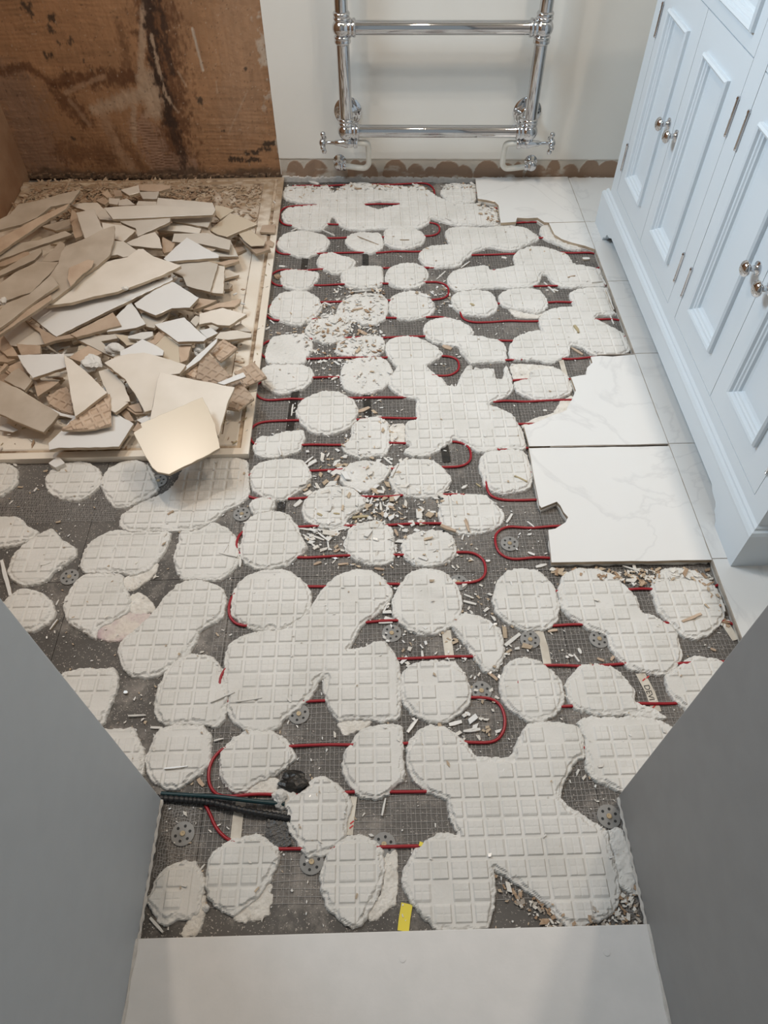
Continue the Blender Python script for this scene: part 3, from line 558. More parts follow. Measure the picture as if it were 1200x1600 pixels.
laid(px('B', [(235,30),(804,22),(886,285),(665,290),(640,288),(600,262),(540,265),(480,262),(472,286),(385,292),(378,250),(372,190),(350,168),(310,160),(250,150)]), 6)
laid(px('B', [(667,294),(886,289),(936,447),(880,427),(800,407),(742,387),(700,360),(682,325)]), 7)
G = .001
for (y0, y1) in [(3*P, 4*P), (2*P, 3*P), (P, 2*P), (0, P), (-P, 0), (-2*P, -P)]:
    q = [np.array(p) for p in ((G, y0+G, 0.), (P-G, y0+G, 0.), (P-G, y1-G, 0.), (G, y1-G, 0.))]
    slab('floor_tile', q, (0, 0, 1), .0088, [MT['marble'], MT['tilebody']], floor, jag=0, seg=1, inset=.0005)
    q2 = [p-np.array([0, 0, .0089]) for p in q]; slab('adhesive_bed', q2, (0, 0, 1), -.0089-ZB, [MT['mortar'], MT['mortar_edge']], floor, jag=0.0006, seg=.02)
q = [np.array(p) for p in ((G, 4*P+G, 0.), (P-G, 4*P+G, 0.), (P-G, 1.462, 0.), (G, 1.472, 0.))]
slab('floor_tile', q, (0, 0, 1), .0088, [MT['marble'], MT['tilebody']], floor, jag=0, seg=1, inset=.0005)
gr = MB()
gr.box((-G*1.2, -.55, -.0088), (G*1.2, 1.47, -.0010))
for j in (1, 2, 3, 4, 0, -1): gr.box((-.255 if j in (1,) else (-.09 if j in (4, 2) else 0), j*P-G*1.2, -.0088), (P, j*P+G*1.2, -.0012))
gr.build('grout', MT['grout'], floor)

# ================================================================== HEATING MAT
mat_root = empty('heating_mat', (-.45, .4, ZB), 'grey mesh underfloor heating mat with red cable looping between the adhesive dabs', 'heating mat')
def catmull(pts, n=6):
    pts = [np.asarray(p, float) for p in pts]; o = []
    for i in range(len(pts)-1):
        p0, p1, p2, p3 = pts[max(i-1, 0)], pts[i], pts[i+1], pts[min(i+2, len(pts)-1)]
        for k in range(n):
            t = k/n; o.append(.5*((2*p1)+(-p0+p2)*t+(2*p0-5*p1+4*p2-p3)*t*t+(-p0+3*p1-3*p2+p3)*t**3))
    o.append(pts[-1]); return o
def serp(rows, xl, xr, first_right, jit):
    pts = []; right = first_right
    for k, y in enumerate(rows):
        a, b = (xl, xr) if right else (xr, xl); sg = 1 if right else -1
        r = .028
        xsn = np.linspace(a+sg*r, b-sg*r, 9)
        for i, x in enumerate(xsn): pts.append((x, y+jit*.5*math.sin(i*1.9+k*2.1), ZB+.0034+.0010*math.sin(i*2.7+k)))
        if k < len(rows)-1:
            y2 = rows[k+1]; j = .003*math.sin(k*3.3)
            pts.append((b+j-sg*.006, y+(y2-y)*.18, ZB+.0040)); pts.append((b+j, (y+y2)/2, ZB+.0055)); pts.append((b+j-sg*.006, y+(y2-y)*.82, ZB+.0040))
        right = not right
    return catmull(pts, 4)
rowsA = [W(600, v, -.0165)[1] for v in (289, 320, 350, 371, 395, 420, 444, 471, 498, 528, 559, 589, 622, 655, 694, 733, 776, 821, 868, 915, 972, 1030, 1094, 1163, 1238)]
rowsB = [W(850, v, -.0165)[1] for v in (300, 325, 348, 372, 397, 422, 448, 474, 502, 532, 562, 594, 627, 663, 701, 739, 781, 824, 873, 926, 979, 1042, 1104, 1170)]
MB().tube(serp(rowsA, -.905, -.428, True, .003), .0026, 8).build('heating_cable', MT['red'], mat_root)
MB().tube(serp(rowsB, -.400, .015, True, .003), .0026, 8).build('heating_cable', MT['red'], mat_root)
tail = [W(u, v, -.014) for u, v in ((321, 1258), (328, 1272), (336, 1290), (346, 1303), (360, 1313), (390, 1322), (420, 1326), (480, 1326), (560, 1324), (610, 1323), (650, 1322), (720, 1322))]
MB().tube(catmull(tail, 5), .0026, 8).build('heating_cable', MT['red'], mat_root)
net = MB()
def net_lines(x0, x1, y0, y1, pitch, seed):
    r = random.Random(seed); w = .00034
    nx = int((x1-x0)/pitch); pitch_y = pitch*1.25; ny = int((y1-y0)/pitch_y)
    for i in range(nx+1):
        x = x0+i*pitch; ph = r.random()*6; N = 24; v = []; f = []
        for k in range(N+1):
            y = y0+(y1-y0)*k/N; xx = x+.0012*math.sin(k*.8+ph)+.0006*math.sin(k*2.1+i); z = ZB+.0009+.0004*math.sin(k*1.9+ph)
            v += [(xx-w, y, z), (xx+w, y, z)]
        f = [(2*k, 2*k+1, 2*k+3, 2*k+2) for k in range(N)]; net.add(v, f)
    for j in range(ny+1):
        y = y0+j*pitch_y; ph = r.random()*6; N = 16; v = []; f = []
        for k in range(N+1):
            x = x0+(x1-x0)*k/N; yy = y+.0014*math.sin(k*.9+ph); z = ZB+.0012+.0004*math.sin(k*2.3+ph)
            v += [(x, yy-w, z), (x, yy+w, z)]
        net.add(v, [(2*k, 2*k+1, 2*k+3, 2*k+2) for k in range(N)])
net_lines(-.925, -.455, -.56, 1.44, .0078, 1); net_lines(-.445, .0, -.56, 1.44, .0074, 2)
no = net.build('fibreglass_net', MT['net'], mat_root); no['kind'] = 'stuff'
n2 = MB(); net = n2; net_lines(-.965, -.915, -.52, -.405, .0042, 5); net_lines(-.34, -.276, -.59, -.44, .0042, 6); net_lines(-1.42, -1.16, .14, .225, .0042, 7)
j2 = n2.build('joint_tape_net', MT['net'], floor); j2['kind'] = 'stuff'
def strip(pts, wd, name, m, root, z=ZB+.0018, th=.0005):
    q = [W(u, v, z) for u, v in pts]; b = MB(); v = []; N = len(q)
    for i in range(N):
        t = q[min(i+1, N-1)]-q[max(i-1, 0)]; t /= np.linalg.norm(t); s = np.array([-t[1], t[0], 0])*wd/2
        v += [q[i]-s, q[i]+s, q[i]-s+UZ*th, q[i]+s+UZ*th]
    f = []
    for i in range(N-1):
        a = 4*i; c = a+4; f += [(a+2, a+3, c+3, c+2), (a, a+2, c+2, c), (a+1, c+1, c+3, a+3)]
    b.add(v, f); return b.build(name, m, root)
for pts, wd in [(((842, 985), (850, 1010), (856, 1042)), .014), (((1000, 1052), (1016, 1082), (1026, 1112)), .016), (((697, 985), (703, 1030)), .016), (((380, 1240), (372, 1275), (368, 1312)), .016),
                (((553, 1245), (549, 1275), (546, 1305)), .010), (((1130, 970), (1150, 1000)), .014), (((876, 560), (884, 590)), .012)]:
    strip(pts, wd, 'mat_tape', MT['tape'], mat_root)
def print_text(txt, u, v, size, ang, m, root, z):
    c = bpy.data.curves.new('printed_word', 'FONT'); c.body = txt; c.size = size; c.extrude = .00005; c.align_x = 'CENTER'; c.align_y = 'CENTER'
    tmp = bpy.data.objects.new('tmp', c); COL.objects.link(tmp); dg = bpy.context.evaluated_depsgraph_get(); me = bpy.data.meshes.new_from_object(tmp.evaluated_get(dg))
    bpy.data.objects.remove(tmp); q = W(u, v, z); o = link('printed_word', me, m); o.location = q; o.rotation_euler = (0, 0, ang); par(o, root); return o
print_text('DEVI', 1014, 1082, .0135, math.radians(-83), MT['ink'], mat_root, ZB+.0027)
for (u, v) in ((1006, 1062), (1022, 1104), (550, 1285), (549, 1292), (1012, 1058), (1018, 1100)):
    q = W(u, v, ZB+.0026); MB().obox(q, (.8, .6, 0), (-.6, .8, 0), UZ, (-.0035, -.0010, 0), (.0035, .0010, .0002)).build('red_mark', MT['redink'], mat_root)
for pts in (((478, 396), (474, 426)), ((571, 392), (571, 416)), ((463, 604), (457, 640), (452, 674)), ((572, 608), (575, 656)), ((442, 778), (438, 802)), ((693, 688), (698, 722)), ((600, 468), (598, 490))):
    strip(pts, .017, 'black_tape_strap', MT['tape_black'], mat_root)
strip(((636, 1412), (632, 1436), (630, 1455)), .016, 'yellow_tape', MT['yellow'], floor); strip(((655, 1318), (664, 1321)), .006, 'yellow_tape', MT['yellow'], floor, z=ZM+.001)
# washers
def washer(u, v, r=.0175):
    q = W(u, v, ZB+.001); b = MB(); n = 28; v_ = []; f = []
    prof = [(r, 0), (r, .0018), (r*.86, .0024), (r*.30, .0016), (r*.22, .0030), (.001, .0030)]
    b.lathe(q, UZ, [(h, rr) for rr, h in prof], n); o = b.build('fixing_washer', MT['washer'], floor)
    for k in range(6):
        a = k*math.pi/3+.3; MB().lathe(q+np.array([math.cos(a), math.sin(a), 0])*r*.62+UZ*.0020, UZ, [(0, .0022), (.0004, .0022)], 10).build('hole', MT['dark'], o)
    s = MB().lathe(q+UZ*.0028, UZ, [(0, .0042), (.0012, .0038), (.0014, .0018), (.0009, .0006)], 12)
    s.build('screw', MT['brass'], o)
for u, v in ((286, 1303), (612, 990), (109, 902), (378, 804), (248, 752), (467, 1116), (487, 1347), (796, 850), (828, 1000), (936, 999), (752, 1080), (951, 1276), (716, 911), (600, 1320)): washer(u, v)
# conduits and tape at the doorway
def corrug(pts, r, name, label, m, rib=True):
    q = catmull([W(u, v, z) for u, v, z in pts], 24 if rib else 10); rr = [r*(1+(.16 if i % 4 < 2 else -.10)) for i in range(len(q))] if rib else r
    c = q[0]; o = MB().tube(q, rr, 12).build(name, m, origin=c); return tag(o, label, 'conduit')
corrug([(246, 1247, -.013), (290, 1250, -.012), (330, 1254, -.010), (380, 1266, -.008), (430, 1275, -.012), (456, 1280, -.013)], .0050, 'corrugated_conduit', 'black corrugated conduit running along the floor beside left door jamb', MT['black'])
corrug([(252, 1240, -.014), (300, 1243, -.011), (340, 1245, -.006), (400, 1252, -.006), (445, 1256, -.011)], .0036, 'flexible_sleeve', 'dark teal cable sleeve lying along the black conduit', MT['teal'], False)
def lump(name, u, v, z, rx, ry, rz, m, label=None, cat=None, seed=0, root=None, amp=.35, rot=0, group=None):
    q = W(u, v, z); bm = bmesh.new(); bmesh.ops.create_icosphere(bm, subdivisions=3, radius=1)
    r = random.Random(seed); ph = [r.random()*6 for _ in range(6)]
    for x in bm.verts:
        c = x.co.copy(); k = 1+amp*(.5*math.sin(c.x*3.1+ph[0])+.35*math.sin(c.y*4.3+ph[1])+.35*math.sin(c.z*5.1+c.x*4+ph[2])+.2*math.sin(c.x*9+c.y*8+ph[3]))
        c = c*k; cs, sn = math.cos(rot), math.sin(rot); a, b_ = c.x*rx, c.y*ry; x.co = (a*cs-b_*sn, a*sn+b_*cs, c.z*rz)
    me = bpy.data.meshes.new(name); bm.to_mesh(me); bm.free()
    o = link(name, me, m); o.location = q
    if root is not None: par(o, root)
    if label: tag(o, label, cat, group)
    return o
lump('black_tape_wrap', 458, 1222, -.012, .026, .013, .008, MT['tape_black'], 'crumpled black tape lump above the conduit end', 'tape', 3, amp=.5)
tp = strip(((438, 1272), (433, 1295), (434, 1312), (440, 1328)), .034, 'black_tape', MT['tape_black'], None, z=ZB+.003, th=.002); tag(tp, 'strip of black tape on the board below the conduit', 'tape')
lump('adhesive_lump', 437, 1246, -.010, .013, .011, .009, MT['mortar'], root=floor, seed=4, amp=.5)

# ================================================================== SHOWER TRAY
tl, tr, tf, tb = -1.733, -.903, .300, 1.512; tz = 0.
TR = empty('shower_tray', ((tl+tr)/2, (tf+tb)/2, ZB), 'dirty white shower tray covered with heap of broken tiles', 'shower tray')
levels = [(0, tz, 0), (.018, tz, 0), (.021, tz-.0035, 1), (.028, tz-.0035, 1), (.030, tz-.001, 0), (.062, tz-.001, 0), (.066, tz-.007, 1), (.070, tz-.0075, 0), (.30, tz-.009, 0)]
v = []; f = []; mi = []
for d_, z_, m_ in levels:
    v += [(tl, tf+d_, z_), (tr-d_, tf+d_, z_), (tr-d_, tb-d_*.6, z_), (tl, tb-d_*.6, z_)]
for k in range(len(levels)-1):
    a = 4*k; c = a+4
    for i in (0, 1, 2): f.append((a+i, a+i+1, c+i+1, c+i)); mi.append(levels[k+1][2])
a = 4*(len(levels)-1); f.append((a, a+1, a+2, a+3)); mi.append(0)
b = MB(); b.add(v, f)
b.m = mi
b.add([(tl, tf, tz), (tr, tf, tz), (tr, tb, tz), (tl, tb, tz), (tl, tf+.002, ZB), (tr-.002, tf+.002, ZB), (tr-.002, tb, ZB), (tl, tb, ZB)], [(4, 5, 1, 0), (5, 6, 2, 1), (6, 7, 3, 2), (7, 6, 5, 4)])
b.build('tray_body', [MT['tray'], MT['traydirt']], TR)
# ================================================================== HEAP OF BROKEN TILES
TRAYZ = -.008
def hash3(x): return (math.sin(x*12.9898)*43758.5453) % 1
FR = []
def T(crop, pts, lvl, label, m='glaze', tilt=None, th=.0088, group=None, name='tile_fragment'):
    FR.append((px(crop, pts), lvl, label, m, tilt, th, group, name))
MMAP = {'dusty': ('glaze_dusty', 'tilebody'), 'glaze': ('glaze', 'tilebody'), 'white': ('glaze_white', 'tilebody'), 'cream': ('glaze_cream', 'tilebody'), 'back': ('tileback', 'tilebody'), 'brown': ('tileback', 'tilebody'), 'mortar': ('mortar', 'mortar_edge')}
small = 'small tile shards at the back of the heap'
T('P1', [(-60,370),(85,300),(160,212),(330,180),(520,125),(680,92),(600,200),(430,230),(310,325),(170,385),(-60,440)], 6, 'largest dusty slab at the back left, nearest the brown corner', tilt=(-.06, .10))
T('P1', [(-60,545),(0,500),(315,333),(590,205),(560,250),(350,375),(0,620),(-60,660)], 8, 'long narrow tile strip with broken clay edge pointing at the brown corner', 'brown', (-.10, .25))
T('P1', [(-60,670),(30,630),(130,545),(330,520),(520,450),(555,442),(612,470),(460,520),(250,590),(120,640),(-60,700)], 6, 'long grey-beige tile strip, second down at the left edge of heap', tilt=(-.08, .2))
T('P1', [(360,400),(470,370),(610,335),(650,400),(560,420),(470,435)], 4, 'shaded grey tile piece under the long narrow strips', tilt=(0, .1))
T('P1', [(-60,710),(40,680),(120,640),(240,615),(250,640),(160,690),(40,735),(-60,750)], 5, 'short chipped clay strip at left edge of heap', 'brown', (0, .2))
T('P1', [(-40,800),(60,750),(200,665),(350,590),(350,620),(290,685),(120,764),(-40,840)], 6, 'slim tile strip with pale pointed tip, left side of heap', tilt=(0, .2))
T('P1', [(350,700),(430,620),(510,530),(548,548),(545,600),(500,690),(430,700)], 6, 'small pale wedge of tile beside the largest slanted slab', tilt=(.1, .1))
T('P1', [(650,285),(800,255),(880,440),(740,510),(720,498),(690,400)], 6.5, 'upright rectangular tile piece behind the largest slanted slab', tilt=(0, .05))
T('P1', [(610,260),(650,285),(700,480),(640,500),(600,350)], 5, 'narrow clay-edged piece left of the upright rectangular piece', 'brown')
T('P1', [(600,220),(720,200),(830,200),(880,250),(820,330),(740,270)], 4, 'flat shaded shard below the small shards at the back')
T('P1', [(830,300),(890,245),(960,330),(1020,350),(850,340)], 4.5, 'dark-edged triangle just left of the long pale strip')
T('P1', [(870,370),(1050,395),(1150,440),(1050,530),(960,500),(880,430)], 6, 'beige shard below the long pale strip', tilt=(0, .1))
T('P3', [(430,160),(500,60),(520,-30),(560,-85),(740,-155),(870,-225),(975,-258),(975,-200),(965,-130),(932,-10),(830,80),(720,150),(600,260),(430,390),(400,360),(430,290),(500,240)], 8, 'largest slanted slab in middle of heap, with white notch and broken clay corner', tilt=(-.03, .06))
T('P3', [(575,190),(590,100),(660,70),(750,30),(800,40),(780,90),(700,150),(600,255)], 8.6, 'rough brown break on the slanted slab', 'brown', tilt=(-.03, .06), th=.004, name='tile_flake')
T('P3', [(-60,275),(120,145),(310,50),(500,50),(430,140),(260,310),(180,330),(55,375),(-60,420)], 7, 'dusty four-sided slab at the left edge, above the long diagonal strips', tilt=(-.08, .08))
T('P3', [(-60,510),(60,400),(250,325),(430,162),(495,245),(300,380),(120,520),(-60,650)], 8.5, 'long diagonal strip with white chipped end at the left of heap', tilt=(-.06, .1))
T('P3', [(-60,660),(180,490),(430,330),(440,370),(250,500),(-60,705)], 7.5, 'thin edge-on strip directly under the long diagonal strip', 'brown', tilt=(-.06, .15))
T('P3', [(385,425),(530,320),(680,203),(720,120),(860,60),(980,30),(1085,10),(1180,-60),(1220,-60),(1300,0),(1540,82),(1400,150),(1250,210),(1100,265),(1085,262),(1000,300),(800,340),(600,395)], 7, 'broad pale slab in the centre of the heap ending in a right-hand point', tilt=(.02, .03))
T('P3', [(250,505),(400,430),(700,360),(1000,330),(1300,230),(1465,175),(1470,200),(1200,330),(1000,425),(480,683),(370,600)], 5, 'blue-tinted smooth slab lying under the broad pale slab', 'white', tilt=(.02, .06))
T('P3', [(600,665),(750,590),(960,480),(1030,590),(900,622),(650,690)], 4.5, 'brownish tapered piece with chipped end, below the blue-tinted slab', 'brown', tilt=(0, .08))
T('P4', [(-165,590),(-95,475),(20,358),(60,410),(135,530),(60,558)], 4.2, 'pale fan-shaped shard right of the brownish tapered piece', 'white', tilt=(0, .05))
T('P4', [(70,400),(50,370),(200,270),(330,200),(360,205),(460,270),(550,325),(480,400),(340,405),(215,460)], 5, 'clean kite-shaped slab in the right half of the heap', 'white', tilt=(.02, .04))
T('P4', [(345,120),(420,30),(560,20),(700,62),(670,170),(640,278),(540,255),(460,230),(430,160)], 5, 'five-sided pale tile piece near right edge of heap below the triangle', tilt=(.04, .02))
T('P4', [(703,75),(752,80),(740,290),(645,282)], 4.5, 'narrow pale sliver at the right side of the five-sided piece', tilt=(.1, 0))
T('P2', [(-60,330),(60,322),(330,295),(325,330),(210,385),(75,445),(60,380)], 6.5, 'pointed grey-white piece just under the long pale strip', tilt=(.02, .08))
T('P2', [(235,145),(450,165),(660,185),(682,240),(450,225),(220,203)], 5.5, 'plain strip partly hidden behind the long pale strip', tilt=(0, .05))
T('P2', [(-183,222),(0,208),(220,203),(450,222),(680,238),(660,276),(300,290),(0,305),(-120,308)], 7.3, 'long pale horizontal strip with white chips along the front, back of heap', tilt=(0, .05))
T('P2', [(340,305),(480,290),(655,285),(640,330),(622,375),(480,345),(345,325)], 5.2, 'short tapered piece under right end of the long pale strip', tilt=(0, .08))
T('P2', [(220,385),(340,340),(450,360),(570,385),(558,420),(400,405),(240,395)], 4.5, 'thin lens-shaped sliver with pale chipped rim', tilt=(0, .08))
T('P2', [(-10,495),(110,440),(210,412),(245,460),(265,540),(150,530),(20,515)], 6, 'curved-edge quarter piece left of the triangle', tilt=(0, .1))
T('P2', [(270,560),(270,450),(365,500),(340,560),(280,575)], 4, 'small pinkish triangle between quarter piece and white triangle', 'brown')
T('P2', [(345,485),(360,425),(480,425),(620,420),(800,475),(790,550),(650,520),(560,500),(400,490)], 4.5, 'wide grey-white slab right behind the white triangle', tilt=(.03, .05))
T('P2', [(280,620),(370,530),(460,455),(580,525),(708,592),(705,612),(500,625),(310,640)], 6, 'flat white triangle facing upwards near the right edge', 'white', tilt=(.02, .02))
T('P2', [(650,570),(800,480),(860,600),(710,600)], 3, 'small piece under right end of the wide grey-white slab', tilt=(.05, .05))
T('P2', [(690,655),(840,615),(865,635),(750,672)], 2, 'thin brown sliver lying on the tray beside the white triangle', 'brown')
T('P2', [(640,395),(800,265),(900,300),(1010,350),(880,400),(770,448),(700,430)], 4, 'creamy kite piece with ribbed side on the right rim of heap', 'cream', tilt=(.08, .08))
T('P2', [(680,205),(760,215),(830,240),(720,310),(680,275)], 3, 'rough shard behind the creamy kite piece', 'cream')
T('P2', [(850,425),(960,412),(1100,520),(1110,545),(1000,580),(900,490)], 2.5, 'brown rectangular offcut nearest the tray edge, carrying a cream flake', 'brown', tilt=(.05, .05))
T('P2', [(862,420),(960,400),(1070,490),(1060,515),(960,520),(900,470)], 3.4, 'cream flake on top of the brown rectangular offcut', 'cream', tilt=(.05, .05), th=.004)
T('P2', [(1030,410),(1050,360),(1150,350),(1145,415)], .6, 'small clay block sitting on the tray rim', 'brown', th=.007)
T('P2', [(75,42),(200,38),(330,50),(325,70),(230,95),(90,85)], 3.2, 'long thin shard farthest back on heap', 'brown')
T('P2', [(90,100),(240,97),(225,150),(115,150)], 3.8, 'rounded shard just in front of the farthest one')
T('P2', [(65,200),(80,170),(220,175),(220,205)], 4, 'flat shard touching the back edge of the long pale strip')
SHL = iter(['block-like small shard at left end of the cluster behind the long strip', 'flat small shard touching the rounded shard at the back', 'tiny triangular shard farthest back in the small cluster', 'wide low shard against the back edge of the long strip', 'narrow upright small shard between the tiny triangle and flat shard', 'small shard in the middle of the cluster at the back of heap'])
for sh in ([(820,180),(870,155),(930,185),(890,215)], [(1030,90),(1180,50),(1190,110),(1100,135)], [(865,120),(920,100),(960,150),(910,155)], [(1015,180),(1080,165),(1150,215),(1010,220)], [(960,90),(1030,95),(1040,140),(980,145)], [(930,160),(1020,165),(1000,215),(930,205)]):
    T('P1', sh, 3.5, next(SHL), 'brown' if len(FR) % 2 else 'glaze', group=small)
T('P1', [(940,520),(1050,530),(1180,620),(1120,650),(1050,662),(1000,640),(940,650)], 7, 'bright shard with clay edge right of the slanted slab', tilt=(0, .05))
T('P1', [(870,690),(1010,655),(1090,690),(1060,730),(880,730)], 5.5, 'cream chip under the bright shard', 'cream')
T('P2', [(1065,490),(1110,475),(1140,495),(1130,525),(1090,515)], .4, 'rounded brown chip on the tray rim', 'brown')
T('P4', [(560,450),(740,405),(830,430),(925,455),(790,540),(700,535),(650,515),(555,532)], 4, 'six-sided slab with wavy clay edge at right of heap', 'glaze', tilt=(.04, .05))
T('P4', [(590,415),(700,370),(880,335),(870,365),(830,395),(720,395),(640,420)], 3.3, 'brown curved shard behind the six-sided slab', 'brown', tilt=(0, .1))
T('P4', [(500,385),(560,330),(690,345),(640,370),(560,400),(510,420)], 3.5, 'layered splintered shard at tip of the kite-shaped slab', 'brown')
T('P4', [(210,535),(330,505),(440,480),(520,560),(615,640),(590,662),(390,668),(300,600)], 5, 'bluish white clean piece, brightest on the heap', 'white', tilt=(.03, .03))
T('P4', [(100,450),(330,410),(290,495),(200,560),(130,545)], 3, 'beige shard between the kite slab and the bluish white piece', 'glaze')
T('P4', [(490,510),(530,465),(575,480),(530,548)], 3.8, 'small grey end piece left of the six-sided slab')
T('P4', [(560,580),(650,560),(700,600),(620,640)], 3, 'thin white shard right of the bluish white piece', 'white')
T('P4', [(680,640),(720,595),(850,580),(965,605),(960,632),(780,652)], 3, 'half-moon shard with clay edge near tray rim', 'glaze', tilt=(.05, .05))
T('P4', [(800,560),(880,525),(960,590),(850,575)], 2, 'small triangular piece above the half-moon shard')
T('P4', [(0,625),(100,597),(190,590),(192,622),(120,650),(0,640)], 4.2, 'chalky chipped stick in a hollow of the heap', 'mortar')
T('P4', [(-60,740),(20,705),(110,650),(200,690),(277,740),(270,775),(150,770),(0,775),(-60,775)], 5, 'arrow-shaped white shard above the curved slab', 'white', tilt=(0, .04))
T('P4', [(165,670),(240,590),(282,622),(212,692)], 3.6, 'brown square-ended stick between white pieces', 'brown')
T('P4', [(210,700),(290,620),(390,690),(405,830),(280,830)], 3.5, 'warm beige piece tucked behind the curved slab', 'cream')
T('P4', [(390,700),(495,695),(460,810),(410,830)], 3.5, 'mottled small piece left of the crumbly mortar', 'brown')
T('P6', [(405,228),(430,180),(560,60),(650,-20),(700,-60),(690,-30),(560,110),(480,165)], 4.8, 'long white splinter leaning beside the waffle-backed pieces', 'white', tilt=(0, .1))
T('P6', [(-184,133),(-80,85),(0,65),(120,55),(260,90),(450,150),(400,215),(245,235),(210,380),(185,500),(130,515),(70,400),(-20,260)], 5.5, 'large smooth slab with curved lower-left edge in front of heap', 'glaze', tilt=(.02, .03))
T('P6', [(235,260),(250,210),(560,275),(830,325),(800,390),(770,460),(735,590),(705,700),(400,700),(175,575)], 6.3, 'large square-cornered slab behind the frontmost cream tile', 'glaze', tilt=(.03, .02))
T('P6', [(45,680),(110,640),(98,610),(340,508),(580,405),(640,530),(680,620),(715,800),(590,870),(440,940),(320,1003),(230,985),(190,950),(120,830)], 8.0, 'frontmost cream tile overhanging the tray edge, glossy highlight', 'cream', tilt=(-.10, .28))
T('P6', [(70,580),(180,530),(180,572),(110,605)], 4, 'small white bit behind the corner of the frontmost cream tile', 'white')
T('P6', [(35,660),(75,600),(118,630),(60,672)], 3.5, 'pink clay chip at left corner of the frontmost cream tile', 'brown')
T('P5', [(415,830),(520,730),(640,600),(950,555),(1135,665),(1070,765),(1010,858),(760,866),(500,866),(420,885)], 2.6, 'front white slab lying on the tray lip under the waffle triangle', 'white', tilt=(0, .02))
T('P5', [(545,75),(640,150),(720,210),(810,300),(910,400),(760,510),(640,602),(600,400),(575,230)], 5.5, 'tall smooth shark-fin triangle of tile, left front', 'glaze', tilt=(0, .08))
T('P5', [(-60,290),(0,300),(180,380),(500,580),(440,660),(370,735),(180,660),(0,580),(-60,560)], 3.6, 'long brown-stained slab at the front left edge of heap', 'glaze', tilt=(-.05, .1))
T('P5', [(150,80),(340,75),(540,70),(562,180),(420,225),(280,272),(200,170)], 5.2, 'white slab with thick edge above the brown-stained slab', 'white', tilt=(0, .06))
T('P5', [(35,290),(100,225),(160,190),(270,290),(205,378)], 4, 'round-cornered beige shard beside the brown-stained slab')
T('P5', [(280,290),(500,310),(420,365),(320,432)], 3, 'dark shaded triangle under the white thick-edged slab', 'brown')
T('P5', [(390,510),(520,575),(640,600),(620,618),(500,592),(400,535)], 2.8, 'thin curved white strip at end of the brown-stained slab', 'white', th=.004)
T('P5', [(840,220),(920,195),(1000,270),(1060,340),(1105,475),(960,482),(880,330)], 3.6, 'pointed beige leaf-shaped piece right of the shark-fin triangle', 'glaze')
T('P5', [(945,450),(1090,485),(980,568),(945,548)], 3.8, 'shaded beige corner piece below the leaf-shaped piece')
T('P5', [(590,100),(680,40),(750,0),(870,60),(700,140)], 3.6, 'orange-brown clay back piece above the crumpled lump', 'brown')
T('P3', [(140,750),(340,762),(342,830),(180,840)], 4.2, 'small rectangular clay block at left of the heap', 'brown')
T('P3', [(20,660),(200,560),(300,610),(345,680),(380,750),(140,765),(90,760)], 3.4, 'large shadowed slab under the left diagonal strips', tilt=(0, .1))
T('P3', [(210,545),(300,590),(480,690),(620,660),(640,690),(460,720),(380,748),(340,650)], 4.1, 'brown strip beneath the blue-tinted slab', 'brown', tilt=(0, .05))
T('P3', [(640,700),(820,680),(980,665),(1000,700),(860,725),(965,855),(840,800),(740,750)], 3.2, 'shadowed bent-looking shard below the tapered piece', tilt=(0, .05))
T('P3', [(980,665),(1090,680),(1180,740),(1080,760)], 3, 'tan triangle behind the chalky block', 'cream')
T('P5', [(0,200),(40,150),(62,160),(0,225)], 4, 'tiny stick at the very left edge of heap', 'brown')
T('P5', [(40,190),(180,130),(240,240),(100,235)], 3.2, 'brown shard peeping out at left beside the round-cornered one', 'brown')
T('P5', [(0,690),(60,660),(150,718),(110,735),(0,715)], .6, 'thin whitish sliver on tray below the brown-stained slab', 'white', th=.004)
T('P5', [(1090,512),(1185,490),(1210,560),(1150,560)], 3.2, 'clay chip under the curved slab', 'brown')
T('P6', [(-20,480),(90,450),(150,530),(60,535)], 2.8, 'clay strip below the curved slab', 'brown')
T('P5', [(1000,545),(1075,540),(1140,640),(1085,645)], 2.4, 'brown chip above right corner of the front white slab', 'brown')
T('P3', [(-60,600),(20,620),(60,700),(150,850),(60,850),(-60,750)], 3, 'dark tile slab deep in the left side of heap', 'brown')
T('P5', [(-40,50),(100,0),(160,100),(60,140),(-40,130)], 2.6, 'dark clay piece at far left under the slabs', 'brown')
def frag_plane(poly, lvl, tilt):
    z = TRAYZ+.009+lvl*.0125; cu = sum(p[0] for p in poly)/len(poly); cv = sum(p[1] for p in poly)/len(poly)
    P0 = W(cu, cv, z); n = np.array([-tilt[0], -tilt[1], 1.]); n /= np.linalg.norm(n); return P0, n
for k, (poly, lvl, label, m, tilt, th, group, name) in enumerate(FR):
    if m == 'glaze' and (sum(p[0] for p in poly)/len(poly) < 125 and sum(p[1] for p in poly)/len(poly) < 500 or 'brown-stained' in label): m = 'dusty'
    if tilt is None: tilt = ((hash3(k+.3)-.5)*.26, (hash3(k+7.7)-.3)*.26)
    P0, n = frag_plane(poly, lvl, tilt); q = [on_plane(u, v, P0, n) for u, v in poly]
    o = slab(name, q, n, th, [MT[x] for x in MMAP[m]], jag=.0010, seed=k+100); tag(o, label, 'tile piece' if name == 'tile_fragment' else 'flake', group or None)
